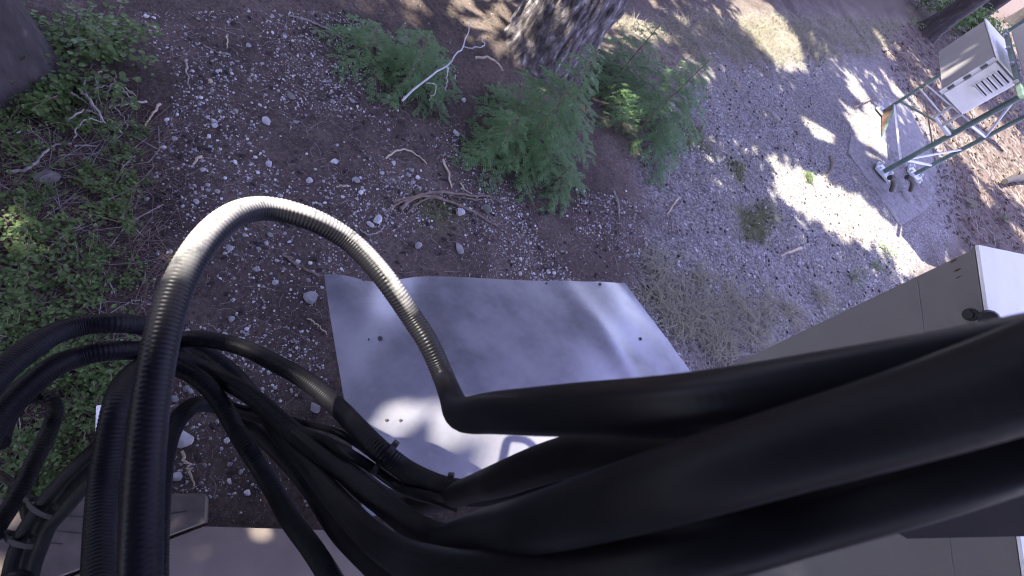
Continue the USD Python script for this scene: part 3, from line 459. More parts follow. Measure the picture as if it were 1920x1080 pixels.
def crown(base, z0, z1, rmax, n, seed):
    r = np.random.default_rng(seed); z = z0 + (z1 - z0) * r.random(n) ** .95; f = (z - z0) / (z1 - z0)
    R = rmax * np.clip(1.12 - f, .06, 1) * (.75 + .25 * np.sin(f * 40)); a = r.random(n) * 2 * np.pi; rr = R * np.sqrt(r.random(n))
    P = np.stack([base[0] + rr * np.cos(a), base[1] + rr * np.sin(a), z - rr * .22], 1); uv = sun_uv(P); keep = ~(shapely.contains_xy(GAPS, *uv.T) & ((meshkit.fbm(np.stack([uv[:, 0] * 7, uv[:, 1] * 7, 0 * uv[:, 0]], -1), 3, 23) > .34) | shapely.contains_xy(CORE, *uv.T))); P, a = P[keep], a[keep]; n = len(P)
    out = np.stack([np.cos(a), np.sin(a), -.35 + 0 * a], 1); out = unit(out + r.normal(0, .35, (n, 3))); sd = unit(np.cross(out, [0, 0, 1.0]) + r.normal(0, .2, (n, 3)))
    l = r.uniform(.10, .19, (n, 1)); parts = [quads(P, out * l, sd * l * .42)]
    o2 = unit(out + sd * .9); parts.append(quads(P + out * l * .2 + sd * l * .3, o2 * l * .7, np.cross(o2, sd) * 0 + unit(out - sd) * l * .3))
    return merge(parts)
def conifer(base, label, group, r0, h, z0, rmax, n, seed, mat='bark', lean=(0, 0), flare=.1, ridge=.03, nz=60, ns=40, name='conifer'):
    t = thing(name, label, 'tree', group); b = np.array([base[0], base[1], -.08])
    obj('trunk', trunk_mesh(b, b + [lean[0] * h, lean[1] * h, h], r0, .03, flare, seed, nz, ns, ridge), M[mat], t, True)
    br = []; r = np.random.default_rng(seed + 1)
    for k in range(18):
        z = r.uniform(z0, h * .9); a = r.random() * 6.28; L = rmax * (1.1 - (z - z0) / (h - z0)) * .9; p0 = np.array([b[0] + lean[0] * z, b[1] + lean[1] * z, z]); d = np.array([math.cos(a), math.sin(a), 0])
        br.append(tube([p0, p0 + d * L * .5 + [0, 0, .05 * L], p0 + d * L - [0, 0, .15 * L]], [.045, .03, .008], 5))
    br = [m for m in br if not shapely.LineString(sun_uv(m.vertices[::5])).intersects(GAPS)]
    obj('limbs', br, M[mat], t) if br else None
    obj('crown', crown((b[0] + lean[0] * h * .6, b[1] + lean[1] * h * .6), z0, h, rmax, n, seed + 2), M['crown'], t); return t
mt = ground_at(1003, 128); md = unit([mt[0], mt[1], 0])
conifer(mt + md * .30, 'large conifer with rough grey lichened bark, foot hidden by green sprays', None, .40, 20, 6.8, 3.2, 11000, 31, 'bark', (-.105, .125), .07, .06, 240, 180, name='big_conifer')
lt = ground_at(-70, 190); ld = unit([lt[0], lt[1], 0])
conifer(lt + ld * .32, 'dark mossy trunk at the upper left edge beside a leafy shrub', None, .38, 17, 4.8, 3.2, 11000, 41, 'dark_bark', (-.01, 0), .12, .045, 160, 110, name='dark_conifer')
tr_ = np.random.default_rng(8); spots = []
for ax in np.arange(-10.5, 4.5, 3.1):
    for ay in np.arange(-9, 27, 3.1):
        spots.append((ax + tr_.uniform(-.7, .7), ay + tr_.uniform(-.7, .7)))
spots += [(3.4, -6.5), (6.2, -5.0), (5.6, -1.6), (8.2, -2.6), (8.8, .6), (1.2, -5.8), (10.5, -5.5), (7.5, -8)]  # conifers added on the open side to block sky reflected in the cables
big = shapely.union_all(gaps[:3] + gaps[-9:-5])
count = 0
for k, (x, y) in enumerate(spots):
    if math.hypot(x, y) < 1.8 or math.hypot(x - mt[0], y - mt[1]) < 1.5 or math.hypot(x - lt[0], y - lt[1]) < 1.5: continue
    inside = False
    for z in (0, .6, 1.2, 1.8, 2.4, 3.2):
        q_ = WORLD.T @ (np.array([x, y, z]) - EYE)
        if q_[2] > .02:
            u_ = np.array([CX, CY]) + F_PX * q_[:2] / q_[2]; inside |= (-120 < u_[0] < 2040 and -120 < u_[1] < 1200)
    if inside or shapely.LineString(sun_uv([[x, y, 0], [x, y, 19]])).intersects(big): continue
    h = tr_.uniform(15, 20); conifer((x, y), 'tall conifer standing in the wood around the clearing, shading it', 'conifers around the clearing', tr_.uniform(.16, .26), h, tr_.uniform(4.6, 6), tr_.uniform(2.3, 3.0), 7600, 100 + 7 * k, 'dark_bark', nz=14, ns=10, name='conifer'); count += 1
for px, py, r_, lab in ((1738, 62, .30, 'dark trunk at the back, left of the tower cabinet'), (1815, 40, .32, 'dark trunk at the back, just above the tower cabinet'), (1893, 46, .4, 'dark trunk at the back between the two tower cabinets'), (1765, 26, .3, 'dark trunk farthest back, at the top edge')):
    b = ground_at(px, py); conifer((b[0], b[1]), lab, 'trunks of the wood behind the tower', r_, 17, 4.6, 3.2, 7000, 900 + px, 'dark_bark', flare=.12, nz=70, ns=36, name='back_conifer')
lg = [ground_at(1884, 340, .14), ground_at(1990, 318, .16)]; obj('fallen_log', tube(np.linspace(lg[0], lg[1], 12) + np.random.default_rng(2).normal(0, .008, (12, 3)), np.linspace(.03, .12, 12) ** .8, 14), M['dark_bark'], smooth=40, label='dark fallen log lying on leaf litter at the right edge', cat='log')

# ---------------------------------------------------------------- young conifers, shrubs and ground plants
def sapling(name, label, base, height_, radius, seed, nb=42, mat='needles', lean=(0, 0), sprig=.022, group=None, skew=0.0, skew_az=0.0):
    r = np.random.default_rng(seed); t = thing(name, label, 'young conifer', group); b = np.array([base[0], base[1], float(height(base[0], base[1])) - .02])
    axis = np.array([lean[0], lean[1], 1.0]) * height_; obj('stem', tube([b, b + axis * .5, b + axis], [.012, .008, .003], 6), M['brown_twig'], t)
    P, A, B, tw_ = [], [], [], []
    for k in range(nb):
        f = (k + .5) / nb * .95 + .03; p0 = b + axis * f; a = k * 2.4 + r.uniform(-.4, .4); L = radius * (1.05 - f) ** .8 * r.uniform(.65, 1.1) * (1 + skew * math.cos(a - skew_az))
        if L < .03: continue
        d = np.array([math.cos(a), math.sin(a), 0]); s = np.linspace(0, 1, 9); pts = p0 + d * (s * L)[:, None] + np.array([0, 0, 1.0]) * (L * (.18 * s - .42 * s ** 2))[:, None]
        tw_.append(tube(pts, np.linspace(.003, .0008, 9), 4, False)); side_ = np.array([-d[1], d[0], 0])
        nt = max(6, int(L / .020)); bend_ = r.normal(0, .25)
        for m in range(nt):
            fs = .12 + .88 * (m + r.uniform(-.4, .4)) / nt; c0 = p0 + d * fs * L + side_ * bend_ * L * fs ** 2 * .4 + np.array([0, 0, L * (.18 * fs - .42 * fs ** 2)]); sg = 1 if r.random() < .5 else -1
            l2 = (L * .34 * (1 - fs * .7) + .03) * r.uniform(.35, 1.25); dd = unit(d * r.uniform(.5, 1.3) + side_ * sg + np.array([0, 0, r.uniform(-.6, .3)]))
            ns_ = max(3, int(l2 / .010))
            for n2 in range(ns_):
                q2_ = (n2 + .5) / ns_; c = c0 + dd * l2 * q2_ + np.array([0, 0, -.25 * l2 * q2_ ** 2]); w_ = unit(np.cross(dd, [0, 0, 1.0]))
                for sg2 in (-1, 1):
                    nd = unit(dd * .7 + w_ * sg2 + r.normal(0, .3, 3)); P.append(c + nd * sprig * .45); A.append(nd * sprig * r.uniform(.35, .6)); B.append(unit(np.cross(nd, [0, 0, 1.0]) + r.normal(0, .2, 3)) * sprig * .24)
    obj('branches', tw_, M['brown_twig'], t); obj('foliage', quads(np.array(P), np.array(A), np.array(B)), M[mat], t); return t
g0 = ground_at(985, 275); sapling('young_conifer', 'bushy green young conifer growing in front of the big trunk', g0, 1.0, .66, 1, 60, lean=(-.02, .10))
g0 = ground_at(925, 285); sapling('young_conifer', 'small green conifer left of the bushy one, over dirt', g0, .45, .46, 2, 30)
g0 = ground_at(1040, 345); sapling('young_conifer', 'low dull conifer shoot in front of the bushy one', g0, .28, .50, 3, 20)
g0 = ground_at(1200, 240); sapling('young_conifer', 'loose blue green young conifer right of the big trunk', g0, .9, .85, 4, 46, lean=(.0, .05))
g0 = ground_at(1150, 150); sapling('young_conifer', 'shaded young conifer close to the right side of the trunk', g0, .75, .65, 5, 30)
g0 = ground_at(770, 150); sapling('young_conifer', 'dark young conifer at the top edge left of the trunk', g0, .45, .6, 6, 28)
g0 = ground_at(690, 110); sapling('young_conifer', 'dark spreading conifer shoot near the long pale stick at the top', g0, .3, .55, 7, 18)
def leaf_mesh(P, Dv, N, L):
    """Folded oval leaves at P, pointing along Dv, with up N and length L."""
    n = len(P); W_ = unit(np.cross(Dv, N)); L = L[:, None]; w = L * .38
    v = np.stack([P, P + Dv * L * .38 + W_ * w + N * L * .08, P + Dv * L * .75 + W_ * w * .8 + N * L * .08, P + Dv * L, P + Dv * L * .75 - W_ * w * .8 + N * L * .08, P + Dv * L * .38 - W_ * w + N * L * .08], 1).reshape(-1, 3)
    i = np.arange(n)[:, None] * 6; return v, np.vstack([i + [0, 1, 2], i + [0, 2, 3], i + [0, 3, 4], i + [0, 4, 5]])
def leafy_plant(name, label, base, seed, stems, length, leaf, per, mat='leaves', group=None, cat='plant', spread=.9):
    r = np.random.default_rng(seed); t = thing(name, label, cat, group, (base[0], base[1], float(height(base[0], base[1])) - .01)); st, P, Dv, N = [], [], [], []
    for k in range(stems):
        a = r.random() * 6.28; L = length * r.uniform(.55, 1.1); sp_ = spread * r.uniform(.3, 1.1); s = np.linspace(0, 1, 8); d = np.array([math.cos(a), math.sin(a), 0])
        pts = d * (sp_ * L * s ** 1.2)[:, None] + np.array([0, 0, 1.0]) * (L * (.75 * s - .25 * s ** 2))[:, None] + r.normal(0, .008, (8, 3)) * s[:, None]; st.append(tube(pts, np.linspace(.0035, .0012, 8), 4, False))
        for m in range(per):
            f = r.uniform(.3, 1.0); c = np.array([np.interp(f, s, pts[:, q]) for q in range(3)]) + r.normal(0, leaf * .8, 3); aa = a + r.normal(0, 1.2); P.append(c); Dv.append(unit([math.cos(aa), math.sin(aa), r.uniform(-.5, .3)])); N.append(unit([r.normal(0, .3), r.normal(0, .3), 1.0]))
    P, Dv, N = np.array(P), np.array(Dv), np.array(N); N = unit(N - Dv * (N * Dv).sum(1, keepdims=True)); obj('stems', st, M['brown_twig'], t); obj('leaves', leaf_mesh(P, Dv, N, leaf * r.uniform(.7, 1.3, len(P))), M[mat], t); return t
for px, py, L, stems, lab in ((118, 120, .50, 24, 'leafy green shrub at the upper left beside the dark trunk'), (140, 178, .34, 14, 'lower green shrub hanging over the bare twigs'), (190, 90, .40, 16, 'small green shrub at the top edge right of the big shrub')):
    leafy_plant('leafy_shrub', lab, ground_at(px, py), 50 + px, stems, L, .029, 34, cat='shrub')
protos = [leafy_plant('low_plant', 'low green leafy plant in the undergrowth along the left side', ground_at(70, 420), 201, 9, .26, .021, 19, group='low leafy plants in the undergrowth'),
          leafy_plant('low_plant', 'low green leafy plant in the undergrowth along the left side', ground_at(150, 560), 202, 8, .22, .020, 20, group='low leafy plants in the undergrowth'),
          leafy_plant('low_plant', 'low green leafy plant in the undergrowth along the left side', ground_at(40, 510), 203, 11, .30, .021, 18, group='low leafy plants in the undergrowth')]
pr = np.random.default_rng(12)
def zone(px, py):
    if py < 260: return 'small green plant among the bare twigs below the dark trunk', 'small plants below the dark trunk'
    if py < 420: return 'small green plant around the mossy boulder in the undergrowth', 'small plants around the mossy boulder'
    if py < 610: return 'small green plant in the undergrowth left of the tall cable arch', 'small plants left of the tall arch'
    if py < 760: return 'small green plant seen under the two left cable arches', 'small plants under the left arches'
    return 'small green plant inside the short cable loop at the left edge', 'small plants inside the short cable loop'
for px, py in [(205, 400), (225, 520), (130, 590), (110, 640), (190, 480), (20, 640), (30, 460), (90, 480), (20, 590), (130, 660), (190, 700), (170, 740), (60, 690), (30, 820), (60, 850), (90, 880), (110, 800), (45, 900), (130, 840), (170, 780), (140, 720), (205, 690), (95, 920), (85, 210), (110, 225), (15, 240), (20, 210), (70, 180), (190, 248), (255, 250), (115, 235), (230, 285), (185, 330), (265, 345), (210, 360), (40, 290), (85, 370), (130, 440), (60, 600), (160, 520), (230, 420), (30, 380), (170, 620), (75, 545), (20, 730), (110, 720)]:
    b = ground_at(px, py); dup(protos[pr.integers(3)], (b[0], b[1], float(height(b[0], b[1])) - .01), pr.random() * 6.28, *zone(px, py), scale=float(pr.uniform(.45, .95)))
for px, py, L, lab, m in ((1595, 525, .3, 'small green plant where the gravel meets the painted cabinet', 'leaves'), (1660, 470, .22, 'tiny plant at the lower end of the sunlit gravel patch', 'leaves'), (1640, 505, .2, 'low green plant against the top edge of the painted cabinet', 'leaves'), (1815, 385, .35, 'sparse green plant on leaf litter above the painted cabinet', 'leaves'), (1880, 410, .3, 'sparse plant on leaf litter near the right edge', 'leaves'), (1512, 333, .16, 'tiny bright plant in the sunlit gravel', 'bright_leaves'), (1705, 48, .5, 'bright sunlit leaf spray in front of the dark trunk', 'bright_leaves'), (1880, 208, .45, 'bright green plant below the tower cabinet', 'bright_leaves'), (1780, 195, .4, 'plant at the lower left corner of the tower cabinet', 'leaves')):
    leafy_plant('green_plant', lab, ground_at(px, py), 300 + px, 8, L, .03 if py > 300 else .06, 10, m)
FAR = ((1838, 50, 'left of two bright'), (1905, 42, 'right of two bright'), (1870, 44, 'middle'), (1760, 46, 'lowest left'), (1800, 20, 'upper'), (1720, 14, 'far left'))
for k, (px, py, which) in enumerate(FAR):
    b = ground_at(px, py); b = b if np.linalg.norm(b[:2]) < 26 else np.array([*(unit(b[:2]) * 26), 0]); leafy_plant('forest_bush', f'leafy bush on the forest floor behind the tower cabinets, {which} one', b, 400 + k, 16, 1.7, .14, 30, 'bright_leaves' if k < 2 else 'leaves', cat='bush')
def blades(base, n, spread, length, r):
    P = []
    for k in range(n):
        a = r.random() * 6.28; d = np.array([math.cos(a), math.sin(a), 0]); o = np.array([base[0], base[1], float(height(base[0], base[1])) - .01]) + np.array([r.normal(0, spread), r.normal(0, spread), 0]); L = length * r.uniform(.5, 1.2); s = np.array([0, .35, .7, 1.0])
        pts = o + d * (L * .8 * s ** 1.4)[:, None] + np.array([0, 0, 1.0]) * (L * (.75 * s - .5 * s ** 2))[:, None]; w = np.cross(d, [0, 0, 1.0]) * .0032
        v = np.vstack([pts[0] - w, pts[0] + w, pts[1] - w, pts[1] + w, pts[2] - w * .7, pts[2] + w * .7, pts[3]]); P.append((v, np.array([[0, 1, 3], [0, 3, 2], [2, 3, 5], [2, 5, 4], [4, 5, 6]])))
    return merge(P)
gr = np.random.default_rng(21)
for px, py in ((1280, 560), (1240, 535), (1325, 575), (1290, 610), (1345, 615), (1390, 590), (1330, 650), (1425, 610), (1260, 590), (1370, 555), (1480, 590), (1310, 530), (1230, 500), (1410, 640), (1540, 560), (1305, 598), (1360, 590), (1265, 615), (1350, 640), (1220, 560), (1440, 580)):
    obj('grass_tuft', blades(ground_at(px, py), 80, .07, .32, gr), M['dry_grass'], label='pale dry grass tuft on the gravel beside the metal sheet', cat='grass tuft', group='dry grass tufts beside the metal sheet')
def scatter(poly, n, r):
    x0, y0, x1, y1 = poly.bounds; out = np.zeros((0, 2))
    while len(out) < n:
        p = np.stack([r.uniform(x0, x1, n * 2), r.uniform(y0, y1, n * 2)], 1); out = np.vstack([out, p[shapely.contains_xy(poly, *p.T)]])
    return out[:n]
obj('dry_ground_grass', merge([tuple(map(np.asarray, (m.vertices, m.faces))) for m in [blades((*p, 0), 9, .07, .26, gr) for p in scatter(BRUSHY, 900, gr)] + [blades((*p, 0), 6, .05, .12, gr) for p in scatter(GRAVEL.difference(PATH), 420, gr)]]), M['dry_grass'], label='thin dry grass scattered over the gravel and brush', cat='grass', kind='stuff')
def cover(n, poly, leaf, mat, name, label, cat, r, zlo=.0, zhi=.05, tilt=.5):
    p = scatter(poly, n, r); P = np.stack([p[:, 0], p[:, 1], height(p[:, 0], p[:, 1]) + r.uniform(zlo, zhi, n)], 1); a = r.random(n) * 6.28; Dv = unit(np.stack([np.cos(a), np.sin(a), r.normal(0, tilt, n)], 1)); N = unit(np.stack([r.normal(0, tilt, n), r.normal(0, tilt, n), np.ones(n)], 1)); N = unit(N - Dv * (N * Dv).sum(1, keepdims=True))
    obj(name, leaf_mesh(P, Dv, N, leaf * r.uniform(.6, 1.4, n)), M[mat], label=label, cat=cat, kind='stuff')
VIEW = poly_px([(-80, -40), (-80, 1000), (700, 1000), (1400, 760), (1960, 480), (1960, 140), (1600, 36), (1200, -40)])
cover(420, UNDER, .022, 'leaves', 'ground_cover', 'green undergrowth leaves low over the left side', 'ground cover', gr, .01, .09)
cover(9000, LITTER.buffer(.5), .07, 'litter', 'leaf_litter', 'brown dead leaves on the forest floor behind the tower', 'leaf litter', gr, .0, .03, .3)
cover(5000, poly_px([(-60, 0), (-60, 930), (600, 930), (1180, 700), (1180, 100), (900, 0)]), .018, 'litter', 'dirt_litter', 'small brown leaf bits strewn over the dirt', 'leaf litter', gr, -.004, .006, .15)
cover(1300, MOSS.buffer(.02), .022, 'moss', 'moss_patch', 'olive moss cushions on the gravel and by the roots', 'moss', gr, -.005, .02)

# ---------------------------------------------------------------- stones, pebbles, sticks
def rock(r, seed, flat=.65):
    m = trimesh.creation.icosphere(2 if r > .02 else 1); v = m.vertices; q_ = np.random.default_rng(seed); v = v * (1 + .55 * (meshkit.fbm(v * 1.1 + seed * 7.1, 3, seed)[:, None] - .5))
    for k in range(5): d = unit(q_.normal(0, 1, 3)); h = q_.uniform(.55, .85); ex = np.maximum(v @ d - h, 0); v = v - ex[:, None] * d
    m.vertices = v * [r * q_.uniform(.85, 1.25), r * q_.uniform(.7, 1), r * flat]; return m
stones = [(500, 228, 18, 'stone', 'pale flat stone on open dirt above the arch, left of centre'), (404, 240, 13, 'stone', 'pale stone pair member lower of two, left of the flat stone'), (401, 229, 11, 'stone', 'pale stone upper of two, left of the flat stone'), (583, 560, 25, 'grey_stone', 'large round grey stone just left of the metal sheet corner'), (708, 414, 22, 'stone', 'pale oblong stone beside the right shoulder of the arch'), (694, 421, 15, 'stone', 'pale stone touching the oblong one by the arch'),
          (785, 460, 17, 'grey_stone', 'grey stone on dirt above the sheet, right of the arch'), (861, 468, 21, 'grey_stone', 'broad grey stone on dirt between roots and the sheet'), (864, 396, 19, 'stone', 'cream stone in the dim sun spot under the roots'), (914, 389, 20, 'mossy_stone', 'squarish green grey stone at the end of the roots'), (730, 179, 13, 'stone', 'pale stone below the tip of the white branch'), (871, 183, 11, 'stone', 'small white stone near the foot of the big trunk'),
          (856, 249, 12, 'stone', 'white split stone left of the young conifer'), (668, 337, 15, 'grey_stone', 'blue grey stone above the arch among pebbles'), (740, 300, 10, 'stone', 'pale stone beneath the curved twig'), (773, 315, 11, 'grey_stone', 'grey stone beside the end of the curved twig'), (430, 467, 16, 'grey_stone', 'pale grey stone inside the arch'), (1031, 506, 12, 'stone', 'white round stone at the upper edge of the sheet'),
          (88, 335, 44, 'mossy_stone', 'big mossy boulder in the undergrowth at left'), (342, 822, 38, 'stone', 'large white rock between the hanging cable loops'), (331, 893, 20, 'stone', 'small white rock beside the timber beam end'), (162, 918, 22, 'stone', 'white rock left of the vertical cables by the timber'), (590, 764, 22, 'grey_stone', 'round brown grey stone under the cable over the sheet edge'), (33, 247, 11, 'stone', 'white pebble in the undergrowth below the dark trunk'),
          (546, 182, 17, 'mossy_stone', 'greenish stone in the upper dirt'), (505, 308, 14, 'stone', 'pale stone in the middle of the upper dirt'), (516, 531, 13, 'stone', 'pale stone left of the arch foot near small pebbles'), (535, 68, 10, 'stone', 'white stone near the top edge of the dirt'), (410, 133, 12, 'stone', 'pale stone right of the thin upright stick'), (395, 152, 11, 'tan_wood', 'yellowish stone below the thin upright stick'),
          (628, 300, 14, 'stone', 'pale stone at the right of the pebbly dirt'), (580, 338, 13, 'stone', 'flat pale stone above the crown of the arch'), (245, 590, 10, 'stone', 'white stone at the end of a twig above the left arches')]
for k, (px, py, dpx, m, lab) in enumerate(stones):
    b = ground_at(px, py); zc = (WORLD.T @ (b - EYE))[2]; r = dpx / 2 * zc / F_PX; ms = rock(r, k + 1); ms.apply_transform(trimesh.transformations.rotation_matrix(k * 1.3, [0, 0, 1])); ms.apply_translation([b[0], b[1], float(height(b[0], b[1])) + r * .25]); obj('stone', ms, M[m], smooth=25, label=lab, cat='stone')
pi = UsdGeom.PointInstancer.Define(stage, '/World/gravel'); tag(pi.GetPrim(), 'pale pebbles and gravel strewn over the dirt and the path', 'gravel', kind='stuff')
targets = []
for k in range(8):
    m = usdkit.mesh(stage, f'/World/gravel/pebble_{k + 1:03d}' if k else '/World/gravel/pebble', rock(.017, 60 + k, .7), M[f'pebble{k % 4}'], False); targets.append(m.GetPath())
r = np.random.default_rng(99)
DIRT = poly_px([(240, 20), (640, 20), (860, 120), (880, 300), (1200, 380), (1250, 560), (1180, 620), (600, 560), (640, 900), (330, 950), (300, 640), (250, 560), (280, 330), (330, 150)])
def clumpy(p, lo): d = meshkit.fbm(np.stack([p[:, 0] * 2.1, p[:, 1] * 2.1, 0 * p[:, 0]], -1), 4, 17); return p[r.random(len(p)) < np.clip((d - lo) * 5, .04, 1)]
pd = clumpy(scatter(DIRT, 19000, r), .36); pg = clumpy(scatter(GRAVEL.difference(PATH), 42000, r), .40); pp_ = scatter(PATH, 9000, r); pu = scatter(VIEW, 6000, r)
pts = np.vstack([pd, pg, pp_, pu]); sc = np.concatenate([np.exp(r.normal(-1.45, .52, len(pd))), np.exp(r.normal(-1.1, .42, len(pg))), np.exp(r.normal(-1.15, .3, len(pp_))), np.exp(r.normal(-1.5, .4, len(pu)))]).clip(.12, 1.05)
pos = np.stack([pts[:, 0], pts[:, 1], height(pts[:, 0], pts[:, 1]) + sc * .004], 1); a = r.random(len(pts)) * np.pi
pi.CreatePrototypesRel().SetTargets(targets)
pi.CreateProtoIndicesAttr(Vt.IntArray.FromNumpy(r.integers(0, 8, len(pts)).astype(np.int32))); pi.CreatePositionsAttr(Vt.Vec3fArray.FromNumpy(pos.astype(np.float32))); pi.CreateScalesAttr(Vt.Vec3fArray.FromNumpy(np.repeat(sc[:, None], 3, 1).astype(np.float32)))
pi.CreateOrientationsAttr(Vt.QuathArray([Gf.Quath(float(math.cos(t)), 0, 0, float(math.sin(t))) for t in a]))
pc_ = UsdGeom.PointInstancer.Define(stage, '/World/fallen_cones'); tag(pc_.GetPrim(), 'small dark lumps strewn over gravel and dirt', 'cones', kind='stuff')
lump_m = trimesh.creation.icosphere(1); lump_m.vertices = lump_m.vertices * [.022, .012, .011]  # small dark ellipsoid, scattered over gravel and dirt
usdkit.mesh(stage, '/World/fallen_cones/cone', lump_m, M['dark_bark'], True); pcs = np.vstack([scatter(GRAVEL.difference(PATH), 520, r), scatter(DIRT, 260, r)])
pc_.CreatePrototypesRel().SetTargets(['/World/fallen_cones/cone']); pc_.CreateProtoIndicesAttr(Vt.IntArray(len(pcs))); pc_.CreatePositionsAttr(Vt.Vec3fArray.FromNumpy(np.stack([pcs[:, 0], pcs[:, 1], height(*pcs.T) + .006], 1).astype(np.float32)))
pc_.CreateScalesAttr(Vt.Vec3fArray.FromNumpy(np.repeat(r.uniform(.4, 1.0, (len(pcs), 1)), 3, 1).astype(np.float32))); pc_.CreateOrientationsAttr(Vt.QuathArray([Gf.Quath(float(math.cos(t)), 0, 0, float(math.sin(t))) for t in r.random(len(pcs)) * np.pi]))
def stick(label, pts, w, mat='twig', lift=.012, name='stick', cat='stick', wob=.004, seed=0, forks=(), z0=0.0):
    """pts in pixels on the ground; w = thickness in pixels at the thick end."""
    def one(pts, w, seed):
        P = np.array([ground_at(x, y, z0) for x, y in pts]); zc = np.mean([(WORLD.T @ (p - EYE))[2] for p in P]); rad = w / 2 * zc / F_PX
        if len(P) > 2: d = np.concatenate([[0], np.cumsum(np.linalg.norm(np.diff(P, axis=0), axis=1))]); P = CubicSpline(d, P)(np.linspace(0, d[-1], 20))
        else: P = np.linspace(P[0], P[1], 10)
        P[:, 2] = z0 + height(P[:, 0], P[:, 1]) + rad * .6 + lift * np.sin(np.linspace(.2, 3, len(P))); P[1:-1] += np.random.default_rng(seed).normal(0, wob, (len(P) - 2, 3)) * [1, 1, .3]; return tube(P, np.linspace(rad, rad * .55, len(P)), 7)
    if not forks: obj(name, one(pts, w, seed), M[mat], smooth=40, label=label, cat=cat); return
    t = thing(name, label, cat); obj('main_stem', one(pts, w, seed), M[mat], t, 40)
    for k, (fp, fw) in enumerate(forks): obj('side_twig', one(fp, fw, seed + k + 1), M[mat], t, 40)
S = [('tan stick lying on dirt right of the bare twigs', [(301, 196), (272, 236)], 5, 'tan_wood'), ('thin grey upright stick in the upper left dirt', [(348, 110), (352, 140), (355, 166)], 4, 'twig'), ('short grey stick below the green shrub', [(213, 133), (220, 175)], 4, 'brown_twig'), ('pale curved twig on dirt left of the young conifer', [(725, 293), (737, 283), (770, 280), (790, 293), (802, 305)], 4, 'tan_wood'),
     ('straight stick on dirt below the small conifer', [(832, 298), (850, 348)], 5, 'tan_wood'), ('short crooked twig under the straight stick', [(867, 340), (872, 352), (885, 359)], 3, 'tan_wood'), ('short brown stick under the dark conifer at the top', [(710, 78), (718, 100), (733, 110)], 4, 'twig'), ('stick on gravel right of the young conifers', [(1273, 370), (1250, 402)], 4, 'tan_wood'),
     ('slanted grey stick below the loose conifer', [(1150, 360), (1163, 410)], 4, 'twig'), ('thin dark twig standing below the gravel stick', [(1257, 405), (1258, 448)], 2.5, 'brown_twig'), ('pinkish stick on the gravel near the moss', [(1497, 467), (1462, 480)], 6, 'tan_wood'), ('long pale stick at the top edge of the dirt', [(540, 33), (573, 42), (617, 56), (645, 76)], 4, 'twig'),
     ('curved twig near the top of the dirt', [(388, 85), (403, 97), (430, 100)], 2.5, 'twig'), ('short upright twig above the curved one', [(425, 67), (427, 92)], 3, 'tan_wood'), ('wood chip on the dirt at left', [(377, 297), (363, 313)], 6, 'tan_wood'), ('curved grey twig bordering the undergrowth', [(253, 290), (232, 310), (228, 333), (237, 353)], 3, 'twig'),
     ('brown root tip reaching the metal sheet corner', [(533, 477), (567, 507), (605, 520)], 5, 'brown_twig'), ('pale twig left of the sheet edge', [(577, 597), (595, 610), (613, 627)], 3, 'tan_wood'), ('pale forked twig above the left arches', [(230, 575), (250, 566), (275, 567)], 3, 'twig'), ('tan stick beside the white rock between the loops', [(341, 845), (350, 867), (363, 911)], 6, 'tan_wood'),
     ('curved twig by the stones next to the arch', [(675, 432), (693, 442), (710, 437), (720, 420)], 3, 'twig'), ('long curved grey branch across the left undergrowth', [(15, 322), (60, 318), (88, 288), (135, 270)], 6, 'twig'), ('dark stick at the foot of the tower', [(1600, 203), (1635, 185)], 5, 'brown_twig'), ('dark hose-like stick on the sunlit gravel', [(1558, 293), (1557, 313), (1550, 333)], 5, 'brown_twig'),
     ('pale branch through the undergrowth at left', [(80, 480), (118, 445), (160, 420)], 4, 'twig'), ('tan chip in the bare twigs', [(200, 226), (230, 234)], 6, 'tan_wood'), ('thin pale stick in the undergrowth', [(140, 275), (183, 273)], 4, 'twig'), ('thin stick on dirt above the arch crown', [(630, 350), (658, 348)], 3, 'tan_wood')]
for k, (lab, pts, w, m) in enumerate(S): stick(lab, pts, w, m, seed=k + 10)
stick('white lichened dead branch with forks left of the big trunk', [(755, 187), (790, 160), (830, 135), (850, 115), (868, 85), (884, 40)], 3.6, 'stone', .06, 'dead_branch', 'branch', .006, 71, z0=.40, forks=[([(840, 128), (833, 150), (836, 172)], 2.2), ([(868, 85), (895, 95), (905, 70)], 2.2), ([(800, 155), (812, 168), (806, 185)], 2)])
stick('short pale broken branch at the trunk foot', [(892, 108), (925, 122), (943, 134)], 5, 'tan_wood', .05, 'dead_branch', 'branch', .004, 72, z0=.15)
stick('bundle of exposed roots in the dirt above the metal sheet', [(738, 382), (780, 371), (827, 374), (867, 388), (900, 404), (935, 421)], 6, 'brown_twig', .02, 'tree_root', 'root', .004, 73, [([(750, 395), (787, 368), (840, 361), (925, 368)], 7), ([(720, 402), (755, 380), (790, 366)], 4), ([(765, 400), (790, 378), (830, 370)], 4), ([(840, 362), (880, 372), (925, 372)], 3.5)])
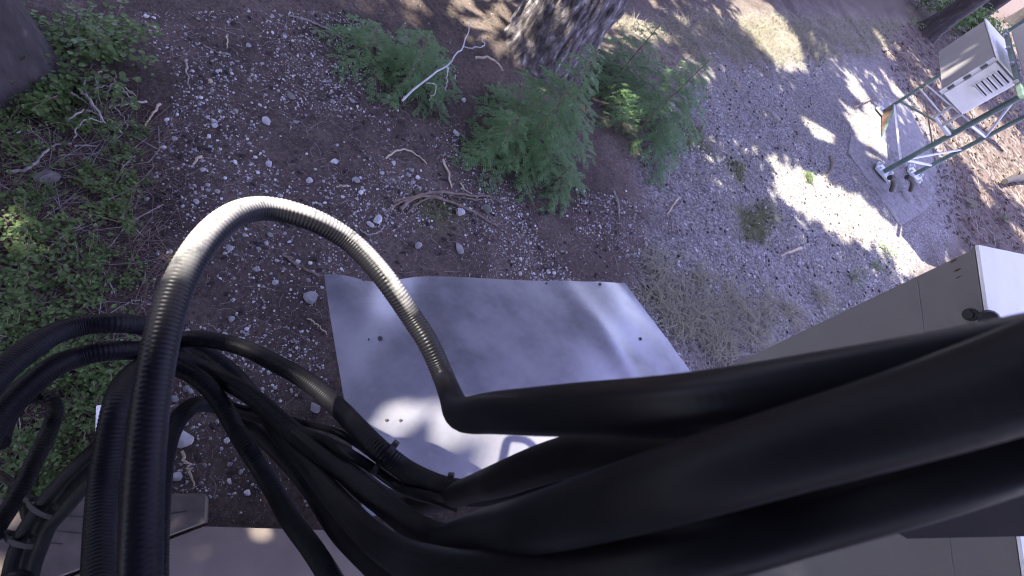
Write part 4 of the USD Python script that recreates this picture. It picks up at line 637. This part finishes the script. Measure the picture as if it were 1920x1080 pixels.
stick('heap of bare arching twigs below the green shrub', [(158, 165), (160, 192), (180, 217), (200, 240), (229, 252)], 6, 'twig', .1, 'bare_brush', 'brush', .004, 74,
      [([(275, 195), (262, 212), (240, 216), (210, 195)], 4), ([(123, 233), (140, 242), (165, 228), (174, 212)], 4), ([(165, 140), (185, 165), (187, 190), (180, 210)], 3), ([(172, 150), (166, 185), (180, 214)], 3), ([(200, 190), (220, 180), (255, 182)], 2.5), ([(150, 195), (185, 188), (240, 178)], 2.5), ([(190, 135), (190, 165), (183, 205)], 2.5), ([(140, 262), (170, 250), (215, 245)], 3), ([(215, 170), (235, 190), (262, 205)], 2.5), ([(130, 180), (150, 200), (175, 205)], 2.5), ([(200, 210), (225, 225), (240, 240)], 2.5), ([(185, 150), (205, 160), (232, 200)], 2), ([(160, 215), (185, 235), (205, 225)], 2)])
# twig litter: far too many to count
def twigs(poly, n, lo, hi, rad, r):
    p = scatter(poly, n, r); parts = []
    for (x, y) in p:
        a = r.random() * 6.28; L = r.uniform(lo, hi); d = np.array([math.cos(a), math.sin(a)]); s = np.linspace(-.5, .5, 5); off = r.normal(0, .22) * L * (s ** 2 * 4 - 1); q_ = np.array([x, y]) + d * (s * L)[:, None] + np.array([-d[1], d[0]]) * off[:, None]
        P = np.stack([q_[:, 0], q_[:, 1], height(q_[:, 0], q_[:, 1]) + rad * r.uniform(.5, 4)], 1); m = tube(P, rad * np.linspace(1.1, .5, 5), 3, False); parts.append((np.asarray(m.vertices), np.asarray(m.faces)))
    return merge(parts)
obj('twig_litter', twigs(DIRT.union(GRAVEL), 6500, .02, .12, .0012, gr), M['twig'], label='countless tiny twigs and needles on the dirt and gravel', cat='twig litter', kind='stuff')
obj('brown_twig_litter', twigs(UNDER.buffer(.15), 1500, .06, .4, .0019, gr), M['brown_twig'], label='tangle of thin brown twigs under the left undergrowth', cat='twig litter', kind='stuff')
obj('arching_twigs', twigs(UNDER.buffer(-.05), 90, .25, .6, .0028, gr), M['twig'], label='long grey bare twigs arching through the left undergrowth', cat='twigs', kind='stuff')
obj('brush_twigs', twigs(BRUSHY.union(LITTER), 2800, .10, .7, .0042, gr), M['twig'], label='thin dead twigs over the forest floor at the upper right', cat='twig litter', kind='stuff')
